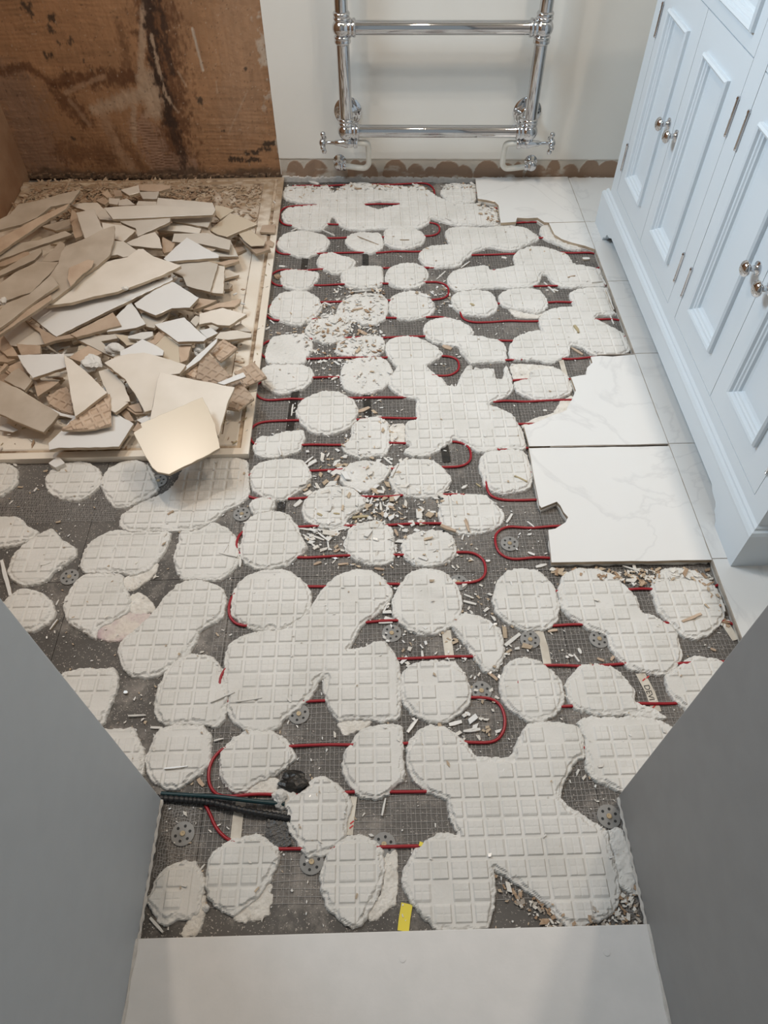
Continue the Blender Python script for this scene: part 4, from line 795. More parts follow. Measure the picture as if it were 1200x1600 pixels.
# waffle-backed pieces, face down
def waffle_frag(crop, pts, lvl, tilt, ang, label, k):
    poly = px(crop, pts); P0, n = frag_plane(poly, lvl, tilt); q = np.array([on_plane(u, v, P0, n) for u, v in poly])
    o = slab('tile_fragment', [p-n*.0034 for p in q], n, .006, [MT['tileback'], MT['tilebody']], jag=.0008, seed=k); tag(o, label, 'tile piece')
    ex = np.array([math.cos(ang), math.sin(ang), 0.]); ex -= n*(ex@n); ex /= np.linalg.norm(ex); ey = np.cross(n, ex)
    uv = np.stack([(q-P0)@ex, (q-P0)@ey], 1); lo = uv.min(0)-.004; hi = uv.max(0)+.004; res = .0018
    X, Y = np.meshgrid(np.arange(lo[0], hi[0], res), np.arange(lo[1], hi[1], res)); d = sdist(X, Y, uv); gy, gx = np.gradient(d, res); keep = d > 0; out = ~keep; mv = np.clip(-d, 0, res*1.6)
    ax_ = np.abs(np.mod(X, .021)/.021-.5)*.021; ay_ = np.abs(np.mod(Y, .021)/.021-.5)*.021; pad = np.clip((.0080-ax_)/.0016, 0, 1)*np.clip((.0080-ay_)/.0016, 0, 1)
    Z = np.where(out, -.0034, -.0030*pad+.0001*fbm(X*200, Y*200, k, 2)); XX = np.where(out, X+gx*mv, X); YY = np.where(out, Y+gy*mv, Y)
    me, used = grid_mesh('waffle_back', XX, YY, Z, keep, False); co = np.zeros(len(me.vertices)*3); me.vertices.foreach_get('co', co); co = co.reshape(-1, 3)
    wv = P0+np.outer(co[:, 0], ex)+np.outer(co[:, 1], ey)+np.outer(co[:, 2], n); me.vertices.foreach_set('co', wv.ravel()); me.update()
    c = link('waffle_back', me, MT['tileback']); par(c, o)
waffle_frag('P5', [(520,708),(650,600),(790,495),(930,400),(938,540),(940,668),(800,700),(660,712)], 4.2, (0, .05), .55, 'waffle-backed triangle lying face down on the front white slab', 301)
waffle_frag('P6', [(530,258),(555,110),(620,50),(710,140),(802,235),(710,285)], 4.2, (.05, .05), -.6, 'waffle-backed piece, the one in the middle of the right-hand group', 302)
waffle_frag('P6', [(635,42),(700,-20),(750,-55),(852,12),(790,65),(720,115)], 3.4, (.05, .05), -.6, 'waffle-backed piece with white smear, farthest back of the group', 303)
waffle_frag('P6', [(765,300),(860,265),(920,330),(982,405),(860,493),(765,478)], 3.0, (.08, 0), -.6, 'waffle-backed piece, lowest of the right-hand group', 304)
waffle_frag('P6', [(825,205),(905,160),(985,125),(1030,180),(1078,238),(910,312),(860,250)], 2.0, (.12, .05), .6, 'waffle-backed piece overhanging the right rim of tray', 305)
waffle_frag('P5', [(390,430),(480,380),(560,340),(600,400),(622,585),(500,550),(420,500)], 2.6, (0, .1), 1.1, 'ribbed face-down piece left of shark-fin triangle', 306)
waffle_frag('P6', [(450,225),(500,150),(550,108),(528,255)], 3.6, (.05, .05), -.6, 'narrow waffle-backed wedge under the white splinter', 307)
def simple_slab(crop, pts, lvl, tilt, m, label, k, cat='splinter', name='tile_splinter', th=.005, group=None):
    poly = px(crop, pts); P0, n = frag_plane(poly, lvl, tilt); q = [on_plane(u, v, P0, n) for u, v in poly]
    o = slab(name, q, n, th, [MT[x] for x in MMAP[m]], jag=.0008, seed=k, seg=.008); return tag(o, label, cat, group)
simple_slab('P6', [(700,290),(800,250),(900,210),(918,240),(830,272),(750,302)], 4.6, (0, .05), 'white', 'long white splinter lying across the waffle-backed pieces', 320)
simple_slab('P6', [(310,970),(520,905),(620,860),(712,800),(712,815),(440,945),(320,1003)], 4.6, (-.10, .28), 'white', 'thin chipped strip along the front edge of the cream tile', 321)
lump('plaster_lump', *px('P5', [(785,150)])[0], .045, .024, .020, .012, MT['mortar'], 'crumpled white plaster lump with holes, between shards', 'plaster lump', 11, amp=.45)
lump('plaster_block', *px('P3', [(985,790)])[0], .048, .024, .013, .011, MT['mortar'], 'whitish mortar block wedged above the arrow-shaped shard', 'plaster lump', 12, amp=.25, rot=-.3)
lump('plaster_lump', *px('P4', [(560,720)])[0], .030, .016, .018, .010, MT['mortar'], 'crumbly mortar lump left of the long leaning splinter', 'plaster lump', 13, amp=.5)
lump('plaster_lump', *px('P3', [(20,385)])[0], .09, .010, .009, .006, MT['mortar'], 'small rolled plaster crumb at the left edge on the dusty slab', 'plaster lump', 14, amp=.4)
lump('plaster_lump', *px('P3', [(1065,275)])[0], .102, .008, .005, .005, MT['mortar_edge'], 'stub of plaster on the edge of the broad pale slab', 'plaster lump', 15, amp=.3)

# hidden lower part of the heap: loose shards that fill the hollows
heap = [tuple(W(u, v, 0)[:2]) for u, v in ((-60, 350), (60, 335), (200, 330), (330, 345), (380, 380), (375, 470), (385, 540), (370, 590), (330, 640), (230, 660), (100, 655), (-60, 640))]
hx = np.array(heap); cnt = 0; r = random.Random(5)
while cnt < 90:
    x = r.uniform(hx[:, 0].min(), hx[:, 0].max()); y = r.uniform(hx[:, 1].min(), hx[:, 1].max()); d = float(sdist(np.array([x]), np.array([y]), heap)[0])
    if d < .02 or x < tl+.07: continue
    lv_ = min(3.0, d*20)*r.random(); z = TRAYZ+.009+lv_*.0105; L = r.uniform(.03, .075); a0 = r.random()*6.28; m = r.choice([3, 4, 4, 5]); q = []
    t = (r.uniform(-.12, .12), r.uniform(-.12, .12)); n = np.array([-t[0], -t[1], 1]); n /= np.linalg.norm(n)
    for k in range(m):
        a = a0+(k+r.uniform(-.25, .25))*6.283/m; rr = L*r.uniform(.45, .8); dx, dy = math.cos(a)*rr, math.sin(a)*rr*.8; q.append(np.array([x+dx, y+dy, z+t[0]*dx+t[1]*dy]))
    o = slab('tile_fragment', q, n, .0085, [MT[c] for c in MMAP[r.choice(['glaze', 'brown', 'brown', 'cream'])]], seg=.02, seed=cnt+900)
    tag(o, 'shard buried low in the heap, seen only through gaps between larger pieces', 'tile piece', 'shards filling the bottom of the heap'); cnt += 1
# fine shavings on the tray behind the heap
def scatter(name, region, zf, num, size, mats, seed, label, root=None, aspect=(1.2, 4.5), keepout=None, tilt=.25, avoid=0):
    reg = [tuple(W(u, v, 0)[:2]) for u, v in region]; R = np.array(reg); rr = random.Random(seed); b = MB(); c = 0; tries = 0
    while c < num and tries < num*20:
        tries += 1; x = rr.uniform(R[:, 0].min(), R[:, 0].max()); y = rr.uniform(R[:, 1].min(), R[:, 1].max())
        if sdist(np.array([x]), np.array([y]), reg)[0] < 0: continue
        z = zf(x, y)
        if avoid and z > ZB+.006 and rr.random() < avoid: continue
        s = rr.uniform(*size)*(1 if rr.random() > .15 else 1.7); asp = rr.uniform(*aspect); a = rr.random()*6.28; ex = np.array([math.cos(a), math.sin(a), rr.uniform(-tilt, tilt)]); ey = np.array([-math.sin(a), math.cos(a), rr.uniform(-tilt, tilt)])
        O = np.array([x, y, z+.0008]); h = min(s*.35, .003); l = s*asp/2; w_ = s/2
        pts = [O-ex*l-ey*w_*rr.random(), O+ex*l*rr.random()-ey*w_, O+ex*l+ey*w_*rr.random(), O-ex*l*rr.random()+ey*w_]
        b.add(pts+[p+UZ*h for p in pts], [(4, 5, 6, 7), (0, 1, 5, 4), (1, 2, 6, 5), (2, 3, 7, 6), (3, 0, 4, 7)], rr.randrange(len(mats))); c += 1
    o = b.build(name, mats, root); o['kind'] = 'stuff'
    if root is None: tag(o, label, 'debris')
    return o
scatter('plaster_shavings', [(60, 283), (425, 283), (415, 330), (400, 390), (330, 350), (200, 335), (60, 345), (20, 330)], lambda x, y: TRAYZ+.0012, 1500, (.002, .0055), [MT['flake'], MT['flake'], MT['traydirt'], MT['tilebody']], 21, 'brown plaster shavings and flakes strewn over the back of shower tray')
scatter('plaster_shavings', [(60, 280), (330, 280), (330, 318), (200, 322), (40, 345), (15, 335)], lambda x, y: TRAYZ+.003, 1400, (.003, .009), [MT['flake'], MT['traydirt'], MT['flake'], MT['tilebody']], 22, 'thick layer of plaster flakes against the brown back wall', tilt=.4)
scatter('tray_crumbs', [(0, 650), (400, 560), (405, 480), (425, 300), (436, 290), (388, 706), (0, 704)], lambda x, y: TRAYZ+.008, 220, (.0015, .004), [MT['flake'], MT['mortar_edge'], MT['wood']], 23, 'fine crumbs along the right and front rim of shower tray')
scatter('heap_crumbs', [(0, 600), (100, 650), (330, 640), (390, 560), (380, 440), (200, 420), (0, 460)], lambda x, y: .01, 500, (.003, .007), [MT['flake'], MT['tilebody'], MT['mortar']], 24, 'loose crumbs down inside the heap of tiles')

# ================================================================== LOOSE DEBRIS ON THE FLOOR
dabW = [([tuple(W(u, v, ZM)[:2]) for u, v in pl]) for pl, fl, h, low in DABS]
dabBB = [(np.min(p, 0), np.max(p, 0)) for p in dabW]
def floor_z(x, y):
    for p, (lo, hi), D_ in zip(dabW, dabBB, DABS):
        if lo[0] <= x <= hi[0] and lo[1] <= y <= hi[1]:
            if sdist(np.array([x]), np.array([y]), p)[0] > .001: return (ZM+.0010) if not D_[3] else ZB+.005
    return ZB+.0012
pale = [MT['mortar'], MT['mortar_edge'], MT['glaze_white'], MT['tilebody']]
allf = [(445, 285), (735, 285), (775, 350), (830, 345), (930, 400), (985, 552), (900, 560), (818, 665), (862, 880), (1112, 880), (1150, 1000), (1000, 1200), (968, 1240), (1000, 1450), (225, 1455), (250, 1245), (0, 900), (0, 715), (391, 712)]
scatter('floor_dust_chips', allf, floor_z, 1500, (.0010, .0030), pale, 31, 'scattered tiny mortar and tile crumbs over the stripped floor', avoid=0.6, aspect=(1, 3))
scatter('floor_dust_chips', [(400, 500), (600, 440), (600, 640), (640, 715), (740, 770), (740, 880), (480, 880), (480, 740), (560, 640), (480, 560)], floor_z, 600, (.0018, .0045), pale, 32, 'denser band of mortar crumbs in the middle of the floor', avoid=0.6, aspect=(1, 3.5))
scatter('floor_dust_chips', [(455, 700), (560, 690), (640, 700), (700, 760), (640, 860), (560, 850), (470, 870), (480, 780)], floor_z, 110, (.005, .009), [MT['mortar'], MT['mortar_edge'], MT['tilebody'], MT['glaze_white']], 39, 'chunkier mortar chips between dabs in the middle of the floor', avoid=0.8, aspect=(1, 2.6))
scatter('floor_dust_chips', [(600, 900), (760, 900), (830, 1000), (780, 1150), (660, 1150), (600, 1050)], floor_z, 120, (.003, .006), pale, 40, 'small mortar chips around the dabs right of centre, near the doorway', avoid=0.93, aspect=(1, 2.6))
scatter('floor_dust_chips', [(520, 440), (600, 440), (600, 560), (480, 560), (470, 500)], floor_z, 260, (.0025, .006), [MT['flake'], MT['mortar'], MT['mortar_edge']], 33, 'patch of brown crumbs on the messy adhesive right of the tray', aspect=(1, 3))
scatter('floor_dust_chips', [(640, 430), (700, 430), (710, 480), (660, 480)], floor_z, 60, (.002, .005), pale, 34, 'cluster of chips around the upper cable loop', avoid=0.5, aspect=(1, 4))
scatter('floor_dust_chips', [(865, 882), (1110, 882), (1150, 990), (1125, 960), (1105, 910), (960, 905), (870, 890)], floor_z, 180, (.002, .006), [MT['flake'], MT['mortar_edge'], MT['tilebody']], 35, 'brown rubble along the cut edge below the big laid tile', avoid=0.8, aspect=(1, 3))
scatter('floor_dust_chips', [(770, 1360), (900, 1430), (1000, 1380), (1005, 1452), (860, 1452), (800, 1400)], floor_z, 200, (.0018, .005), [MT['flake'], MT['mortar_edge'], MT['grout']], 36, 'crumbly rubble beside the threshold at the right', avoid=0.6, aspect=(1, 2.5))
scatter('floor_dust_chips', [(445, 282), (740, 282), (740, 292), (445, 296)], floor_z, 200, (.002, .007), [MT['flake'], MT['mortar_edge'], MT['mortar']], 37, 'rubble along the foot of the back wall', aspect=(1, 3))
scatter('floor_dust_chips', [(745, 308), (780, 315), (782, 350), (752, 335)], floor_z, 90, (.002, .006), [MT['flake'], MT['mortar_edge'], MT['traydirt']], 38, 'rubble at the broken left edge of the back tile', aspect=(1, 3))
STK = [('F',380,75,470,90,6,'w'),('F',430,105,500,130,8,'w'),('F',525,90,620,70,11,'w'),('F',400,105,440,128,7,'w'),('F',440,145,465,170,9,'w'),('F',515,130,522,178,6,'w'),('F',545,185,575,172,10,'b'),('F',450,245,485,232,12,'b'),('F',565,245,612,240,9,'b'),('F',775,470,798,430,7,'w'),('F',755,519,820,516,7,'w'),('F',958,650,962,690,9,'w'),('F',892,1032,938,970,10,'w'),('F',85,887,207,870,6,'w'),('F',1045,62,1112,95,13,'b'),('F',1165,30,1180,90,6,'b'),('F',735,262,780,268,10,'b'),('F',830,80,845,110,10,'b'),('F',470,95,515,130,8,'w'),
 ('H',360,294,442,291,6,'w'),('H',465,348,520,352,9,'w'),('H',530,542,640,530,6,'w'),('H',745,228,860,182,8,'w'),('H',762,412,806,400,5,'w'),('H',688,590,712,625,16,'b'),('H',462,1242,524,1308,10,'w'),('H',560,660,595,668,14,'w'),('H',340,182,358,186,12,'w'),('H',695,1020,720,990,5,'w'),
 ('I',708,130,752,72,11,'w'),('I',905,95,965,82,20,'w'),('I',972,126,1052,118,16,'w'),('I',608,440,590,522,8,'w'),('I',980,40,1005,50,14,'w'),('I',1010,68,1028,74,9,'w'),('I',165,870,172,878,8,'w'),
 ('E',5,525,48,690,14,'w'),('E',1028,488,1112,506,9,'w'),('E',1125,508,1126,556,11,'w'),('E',1045,490,1068,450,6,'w'),('E',0,45,135,62,7,'w'),('E',190,545,240,530,16,'w'),('E',232,850,268,802,6,'w'),('E',62,70,78,82,10,'w'),('E',262,735,275,710,5,'w'),('E',785,310,812,292,9,'b'),
 ('G',58,332,106,346,8,'w'),('G',60,308,96,322,6,'w'),('G',375,446,410,440,9,'b'),('G',472,532,492,560,6,'w'),('G',490,510,500,530,9,'w'),('G',142,182,158,182,9,'w'),('G',150,600,186,628,10,'b'),('G',215,500,270,455,12,'w'),('G',610,555,622,540,9,'b'),('G',880,410,950,380,9,'b'),('G',690,262,700,275,8,'w'),('G',560,548,585,556,9,'b'),('G',985,510,1005,520,9,'b'),('G',1025,335,1040,372,7,'w'),('G',300,150,325,160,9,'w'),('G',330,205,370,195,10,'w'),('G',655,200,720,222,4,'w'),
 ('C',362,687,410,650,10,'w'),('C',672,385,740,362,22,'b'),('C',282,410,292,342,8,'w'),('C',208,590,222,640,10,'w'),('C',825,655,872,692,10,'w'),('C',868,765,908,690,10,'w'),('C',738,935,772,848,8,'w'),('C',640,1005,735,995,16,'o'),('C',298,940,340,905,22,'w'),('C',645,825,690,858,14,'w'),('C',505,1075,622,1050,14,'w'),('C',325,1068,500,1082,7,'w'),('C',530,800,560,760,14,'b'),('C',1095,975,1128,972,16,'w'),('C',435,980,460,995,14,'o'),('C',530,980,565,985,9,'o'),('C',850,940,885,950,18,'b'),('C',1035,900,1058,905,10,'w'),('C',440,100,455,85,12,'w'),('C',785,850,825,858,18,'w'),
 ('D',32,1050,122,1085,20,'b'),('D',172,1020,198,1085,8,'b'),('D',418,1035,452,985,13,'w'),('D',540,1028,580,1062,8,'w'),('D',240,806,266,826,8,'o'),('D',155,834,182,820,14,'w'),('D',633,378,655,378,12,'w'),('D',800,10,865,50,14,'b'),('D',290,1000,315,1010,16,'w'),('D',465,760,540,795,8,'o'),
 ('A',670,366,792,416,5,'w'),('A',650,694,752,686,8,'w'),('A',462,332,536,366,6,'w'),('A',142,822,190,850,6,'w'),('A',672,918,722,945,20,'b'),('A',280,340,322,320,6,'w'),('A',920,388,972,388,5,'w'),('A',1015,45,1045,55,18,'w'),('A',385,45,440,65,20,'w'),('A',640,800,700,790,9,'b'),('A',410,905,445,930,7,'w'),('A',570,1000,600,985,9,'b'),('A',540,915,560,925,10,'b'),('A',740,795,770,770,8,'w'),('A',210,545,245,548,14,'w'),('A',430,565,460,570,10,'b'),('A',195,935,220,940,12,'b'),
 ('B',818,890,842,932,16,'o'),('B',150,555,202,518,7,'w'),('B',8,622,60,575,6,'w'),('B',975,612,1002,652,6,'w'),('B',1002,682,1048,800,6,'w'),('B',920,638,992,632,4,'w'),('B',205,765,232,775,12,'o'),('B',775,610,820,600,6,'b'),('B',1015,810,1048,885,7,'w'),('B',390,492,418,498,14,'w'),('B',45,1010,95,1030,24,'b'),('B',440,208,470,210,5,'o'),('B',545,225,570,222,9,'o'),('B',680,680,722,690,12,'w'),('B',640,640,700,700,8,'w'),('B',60,262,95,275,6,'w'),('B',865,500,905,500,22,'w')]
SPL = {}
for k, (c, x0, y0, x1, y1, wd, t) in enumerate(STK):
    (u0, v0), (u1, v1) = px(c, [(x0, y0), (x1, y1)]); sc = CROP[c][2]; cu, cv = (u0+u1)/2, (v0+v1)/2
    g = W(cu, cv, ZM); z = floor_z(g[0], g[1]); hgt = .0022+.0018*hash3(k*1.7); colr = None
    a = W(u0, v0, z+hgt); b_ = W(u1, v1, z+hgt); ppm = F_PX/np.dot((a+b_)/2-CAM, AF); w_ = max(.0022, wd/sc/ppm*1.1)
    t_ = b_-a; L = np.linalg.norm(t_); t_ = t_/(L+1e-9); s = np.array([-t_[1], t_[0], 0])*w_/2; rr = random.Random(k)
    poly = [a-s*rr.uniform(.5, 1), a+s*rr.uniform(.3, 1), a+t_*L*.55+s*rr.uniform(.8, 1.2), b_+s*rr.uniform(.2, 1), b_-s*rr.uniform(.4, 1), a+t_*L*.4-s*rr.uniform(.8, 1.2)]
    mm = {'w': 'mortar' if k % 3 else 'white', 'b': 'brown', 'o': 'brown'}[t]
    o = slab('tile_splinter', poly, UZ, hgt+.0008, [MT['wood'], MT['wood']] if t == 'o' else [MT[x] for x in MMAP[mm]], jag=.0004, seg=.008, inset=.0004, seed=k)
    row = 'near the doorway' if cv > 1120 else ('in floor\'s near half' if cv > 860 else ('in mid floor' if cv > 560 else 'towards the back wall'))
    side = 'left' if cu < 420 else ('centre' if cu < 720 else 'right')
    shp = 'long thin' if L > 3.5*w_ else 'short chunky'; colr = {'w': 'white', 'b': 'tan clay', 'o': 'olive-brown'}[t]
    sidew = {'left': 'at left', 'centre': 'centrally', 'right': 'at right'}[side]
    SPL.setdefault((shp, colr, row, sidew), []).append((cu, o))
ORD = ['leftmost', 'second from left', 'third from left', 'fourth from left', 'fifth from left', 'sixth from left', 'seventh from left', 'eighth from left', 'ninth from left', 'tenth from left', 'eleventh from left', 'twelfth from left', 'thirteenth from left', 'fourteenth from left', 'fifteenth from left', 'sixteenth from left']
for (shp, colr, row, sidew), lst in SPL.items():
    lst.sort(key=lambda t: t[0]); gname = f'{shp} {colr} splinters {row} {sidew}'
    for i, (_, o) in enumerate(lst):
        if len(lst) == 1: tag(o, f'only {shp} {colr} splinter {row}, {sidew}', 'splinter')
        else: tag(o, (f'{ORD[i]} {shp} {colr} splinter {row}, {sidew}' if i < len(lst)-1 else f'rightmost {shp} {colr} splinter {row}, {sidew}'), 'splinter', gname)
simple = px('P5', [(415,1000),(455,970),(500,950),(550,1000),(470,1036)])
q = [W(u, v, .004) for u, v in simple]; o = slab('tile_block', q, UZ, .020, [MT['glaze_white'], MT['mortar_edge']], jag=.0006, seed=77, seg=.01); tag(o, 'small white tile block on the grey board in front of the tray', 'tile piece')
lump('clay_pebble', *px('A', [(200,610)])[0], -.012, .011, .007, .007, MT['flake'], 'tan rounded clay pebble beside the right edge of tray', 'pebble', 31, amp=.2, rot=-.4)
lump('mortar_crumb', *px('H', [(725,1196)])[0], -.014, .005, .005, .005, MT['mortar'], 'round mortar crumb between the two dabs nearest the left jamb', 'crumb', 32, amp=.25)

# ================================================================== TOWEL RADIATOR
RAD = empty('towel_radiator', tuple(wl(.478, .14, .08)), 'chrome traditional towel radiator with ball joints, fixed to back wall', 'radiator')
OFF = .08; SL, SR = .212, .745; R_ = .0178; ZL = .172; ZR = [.172, .436, .70, .96]
def P_(s, z, off=OFF): return wl(s, z, off)
for s in (SL, SR):
    sg = 1 if s == SL else -1
    MB().tube([P_(s, ZL), P_(s, .98)], R_, 24).build('upright', MT['chrome'], RAD)
    MB().lathe(P_(s, .195, 0), NW, [(0, .041), (.003, .041), (.006, .037), (.008, .026), (.010, .026), (.013, .030), (.016, .024), (.018, .016), (.022, .014), (OFF, .012)], 32).build('wall_flange', MT['chrome'], RAD)
    fl = RAD.children[-1]
    for k in range(3):
        a = math.pi/2+k*2*math.pi/3+.5; MB().lathe(P_(s, .195, .006)+DW*.032*math.cos(a)+UZ*.032*math.sin(a), NW, [(0, .0032), (.0010, .0032), (.0012, .001)], 10).build('screw', MT['dark'], fl)
    for zi in ZR:
        b = MB(); ball = [(-.0245*math.cos(t*math.pi/12), max(.001, .0262*math.sin(t*math.pi/12))) for t in range(13)]
        b.lathe(P_(s, zi), UZ, ball, 24)
        for sg2 in ((1,) if zi == ZL else (1, -1)):
            b.lathe(P_(s, zi), UZ*sg2, [(.016, .019), (.020, .0225), (.024, .0225), (.026, .0205), (.030, .0225), (.034, .0225), (.038, .019)], 24)
        b.lathe(P_(s, zi), DW*sg, [(.014, .020), (.020, .0225), (.024, .0225), (.026, .0205), (.030, .0225), (.034, .0225), (.037, .019)], 24)
        b.build('ball_joint', MT['chrome'], RAD)
    # valve
    vz = ZL-.034; b = MB(); b.lathe(P_(s, ZL-.014), -UZ, [(0, .014), (.008, .016), (.012, .012), (.03, .012)], 20)
    b.lathe(P_(s+sg*.030, vz), -DW*sg, [(0, .0125), (.003, .0145), (.010, .0145), (.012, .011), (.020, .013), (.040, .012), (.052, .009), (.066, .0075), (.068, .0055), (.096, .0048)], 20)
    vb = b.build('valve', MT['chrome'], RAD)
    hb = MB(); hc = P_(s-sg*.071, vz); hb.lathe(hc, -DW*sg, [(-.006, .008), (-.002, .013), (.004, .014), (.009, .011), (.013, .004)], 20)
    for k in range(4):
        a = k*math.pi/2+.1; dr = UZ*math.cos(a)+NW*math.sin(a); hb.lathe(hc, dr, [(.008, .0045), (.016, .0038), (.020, .006), (.026, .0078), (.031, .006), (.034, .001)], 14)
    hb.build('handle', MT['chrome'], vb)
for zi in ZR: MB().tube([P_(SL+.01, zi), P_(SR-.01, zi)], R_-.0008, 24).build('cross_rail', MT['chrome'], RAD)
for s, sg, side in ((SL, 1, 'left'), (SR, -1, 'right')):
    vz = ZL-.034; root = empty('radiator_pipe', tuple(P_(s-sg*.02, .045, .03)), f'off-white bent supply pipe below the {side} radiator valve', 'pipe')
    path = [P_(s+sg*.032, vz), P_(s+sg*.045, vz), P_(s+sg*.058, vz-.004, .075), P_(s+sg*.062, vz-.018, .070), P_(s+sg*.062, .078, .060), P_(s+sg*.060, .062, .055), P_(s+sg*.050, .050, .050), P_(s+sg*.035, .047, .046), P_(s-sg*.015, .047, .034)]
    MB().tube(catmull(path, 5), .0082, 16).build('pipe', MT['pipe'], root)
    MB().lathe(P_(s-sg*.010, .047, .034), -DW*sg, [(0, .011), (.002, .0125), (.009, .0125), (.011, .010), (.016, .012), (.020, .009)], 6).build('nut', MT['chrome'], root)
    MB().lathe(P_(s-sg*.033, .048, 0), NW, [(0, .020), (.003, .020), (.006, .013), (.014, .012), (.020, .015), (.034, .016), (.040, .012), (.042, .005)], 20).build('elbow', MT['chrome'], root)
    MB().tube([P_(s-sg*.033, .052, .03), P_(s-sg*.033, .075, .03)], .0045, 10).build('vent_stub', MT['pipe'], root)

# ================================================================== CABINET
X0, Y0 = .0290, -.0185; XF = X0+.013; L_ = 1.2225; ZT = .85; XBK = .54
CAB = empty('vanity_cabinet', (XBK/2, Y0+.6, 0), 'pale blue-grey painted cabinet with panelled doors along the right wall', 'cabinet')
def cbox(a, b, name, m, root=CAB, bevel=0): return MB().box(a, b).build(name, m, root, bevel=bevel)
yy = lambda t: Y0+t
fr = MB(); zr0, zr1 = .136, .632
units = [(.062, .575), (.633, 1.141)]
YA, YB = yy(.013), yy(1.190)
for a, b in ((YA, yy(.0605)), (yy(.5765), yy(.6315)), (yy(1.1425), YB)): fr.box((XF, a, .09), (XF+.022, b, ZT))
for a, b in ((yy(.0605), yy(.5765)), (yy(.6315), yy(1.1425))): fr.box((XF, a, .09), (XF+.022, b, zr0-.0015)); fr.box((XF, a, .80), (XF+.022, b, ZT))
fr.box((XF+.020, YA, .09), (XF+.024, YB, ZT)); fr.box((XF+.022, YA, .09), (XBK, YA+.018, ZT)); fr.box((XF+.022, YB-.018, .09), (XBK, YB, ZT)); fr.box((XF+.022, YA, .09), (XBK, YB, .105))
fr.build('carcass', MT['cabinet'], CAB)
cbox((XF+.0185, YA+.01, .10), (XF+.0195, YB-.01, ZT-.01), 'shadow_gap', MT['dark'])
cbox((X0-.012, Y0-.012, ZT), (XBK, YB+.015, ZT+.03), 'worktop', MT['glaze_white'], bevel=.003)
def panel(y0, y1, z0, z1, py0, py1, pz0, pz1, name, mould):
    """door leaf in the face plane, with bolection moulding and recessed panel"""
    b = MB(); prof = [(0, 0), (0, -.0070), (.0035, -.0105), (.0075, -.0085), (.0090, -.0030), (.0125, -.0020), (.0140, .0010), (.0170, .0025), (.0180, .0080), (.0230, .0105)]
    rings = [(y0, y1, z0, z1, XF+.018), (y0, y1, z0, z1, XF+.0002)]
    rings += [(py0+i, py1-i, pz0+i, pz1-i, XF+x) for i, x in prof]
    v = []; f = []
    for (a, c, d, e, x) in rings: v += [(x, a, d), (x, c, d), (x, c, e), (x, a, e)]
    for k in range(len(rings)-1):
        for i in range(4): j = (i+1) % 4; f.append((4*k+i, 4*k+j, 4*k+4+j, 4*k+4+i))
    f1 = f[:8]; f2 = f[8:]; k = len(rings)-1; f2.append((4*k, 4*k+1, 4*k+2, 4*k+3))
    b = MB(); b.add(v[:12], f1); leaf = b.build(name, MT['cabinet'], CAB)
    b = MB(); b.add(v[8:], [tuple(i-8 for i in q) for q in f2]); b.build('panel_moulding', MT['cabinet'], leaf)
    return leaf
def knob(y, z, root):
    o = MB().lathe((XF, y, z), (-1, 0, 0), [(0, .0125), (.0020, .0125), (.0035, .0085), (.006, .0055), (.014, .0050), (.017, .0075), (.019, .0125), (.023, .0145), (.027, .0125), (.030, .0070), (.0305, .0015)], 28).build('knob', MT['chrome'], root)
def hinge(y, z, root):
    b = MB().tube([(XF-.0022, y, z-.031), (XF-.0022, y, z+.031)], .0032, 12)
    for k in (-1, 1): b.tube([(XF-.0022, y, z+k*.031), (XF-.0022, y, z+k*.035)], [.0040, .0030], 12)
    b.box((XF-.0008, y-.004, z-.030), (XF+.004, y+.004, z+.030)); b.build('hinge', MT['chrome'], root)
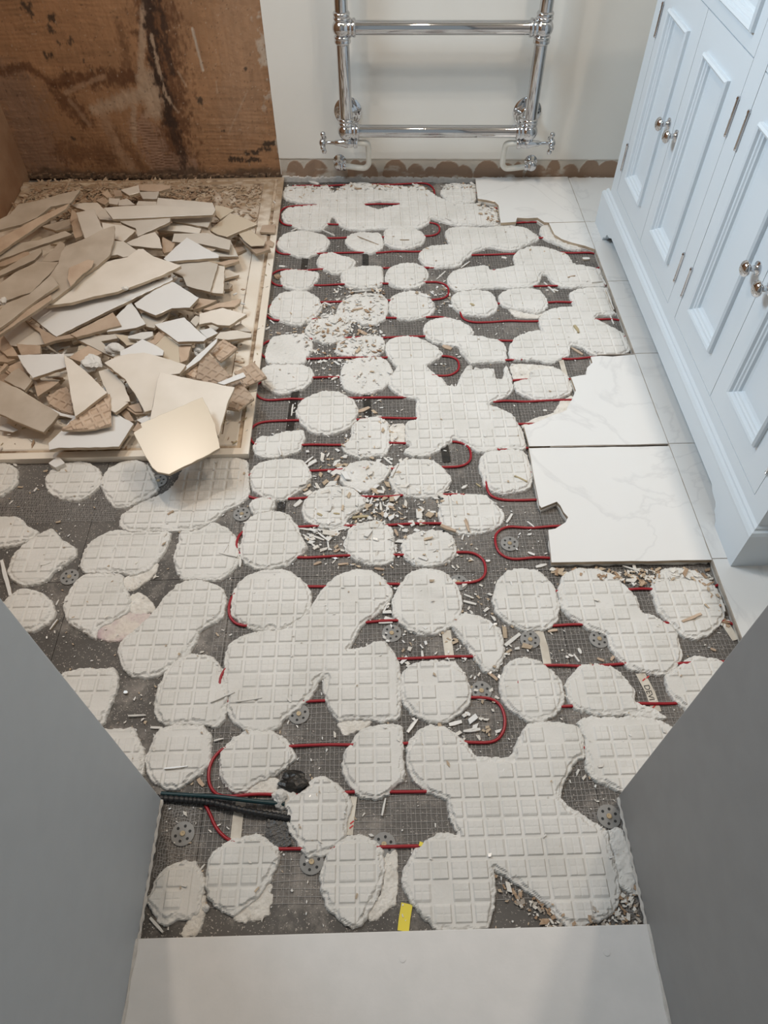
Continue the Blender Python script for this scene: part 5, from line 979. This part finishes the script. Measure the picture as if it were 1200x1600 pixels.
for a, b in units:
    mid = (a+b)/2+.001; g = .0008
    for (y0, y1, hs, ks) in ((a, mid-g, a, mid-.030), (mid+g, b, b, mid+.030)):
        d = panel(yy(y0), yy(y1), zr0, zr1, yy(y0+.056), yy(y1-.056), .197, .576, 'door', True)
        knob(yy(ks), .404, d)
        for hz in (.226, .537): hinge(yy(hs+(-.0008 if hs == a else .0008)), hz, d)
    dr = panel(yy(a), yy(b), zr1+.002, .798, yy(a+.030), yy(b-.030), zr1+.030, .770, 'drawer', True); knob(yy(mid), .715, dr)
# plinth with scrolled bracket feet
def plinth_profile():
    up = [(0, 0), (.096, 0), (.101, .010), (.110, .016), (.119, .019), (.121, .028), (.128, .034), (.142, .036), (.155, .039), (.164, .046)]
    q = list(up); q += [(L_-y, z) for y, z in reversed(up)]; return q
pr = plinth_profile(); N = len(pr); b = MB(); v = []
for x in (X0, X0+.018):
    v += [(x, yy(y), z) for y, z in pr]; v += [(x, yy(y), .088) for y, z in pr]
f = []
for k in range(N-1):
    f += [(k, k+1, N+k+1, N+k), (2*N+k, 3*N+k, 3*N+k+1, 2*N+k+1), (k, 2*N+k, 2*N+k+1, k+1), (N+k, N+k+1, 3*N+k+1, 3*N+k)]
f += [(0, N, 3*N, 2*N), (N-1, 3*N-1, 4*N-1, 2*N-1)]; f = [q for q in f]
b.add(v, f); b.build('plinth', MT['cabinet'], CAB)
cbox((X0+.018, Y0, 0), (XBK, Y0+.018, .088), 'plinth_return', MT['cabinet']); cbox((X0+.018, yy(L_)-.018, 0), (XBK, yy(L_), .088), 'plinth_return', MT['cabinet'])
mp = [(0, .086), (-.0005, .092), (.003, .098), (.008, .100), (.0085, .104), (.0125, .108), (.013, .109)]      # offset inwards, height
v = []; f = []
for i, z in mp: v += [(X0+i, yy(L_)-i*.9, z), (X0+i, Y0+i, z), (XBK, Y0+i, z)]
for k in range(len(mp)-1):
    for i in range(2): f.append((3*k+i, 3*k+i+1, 3*k+i+4, 3*k+i+3))
MB().add(v, f).build('plinth_moulding', MT['cabinet'], CAB)
cbox((X0+.018, Y0+.018, .080), (XBK, yy(L_)-.018, .090), 'base_board', MT['cabinet'])
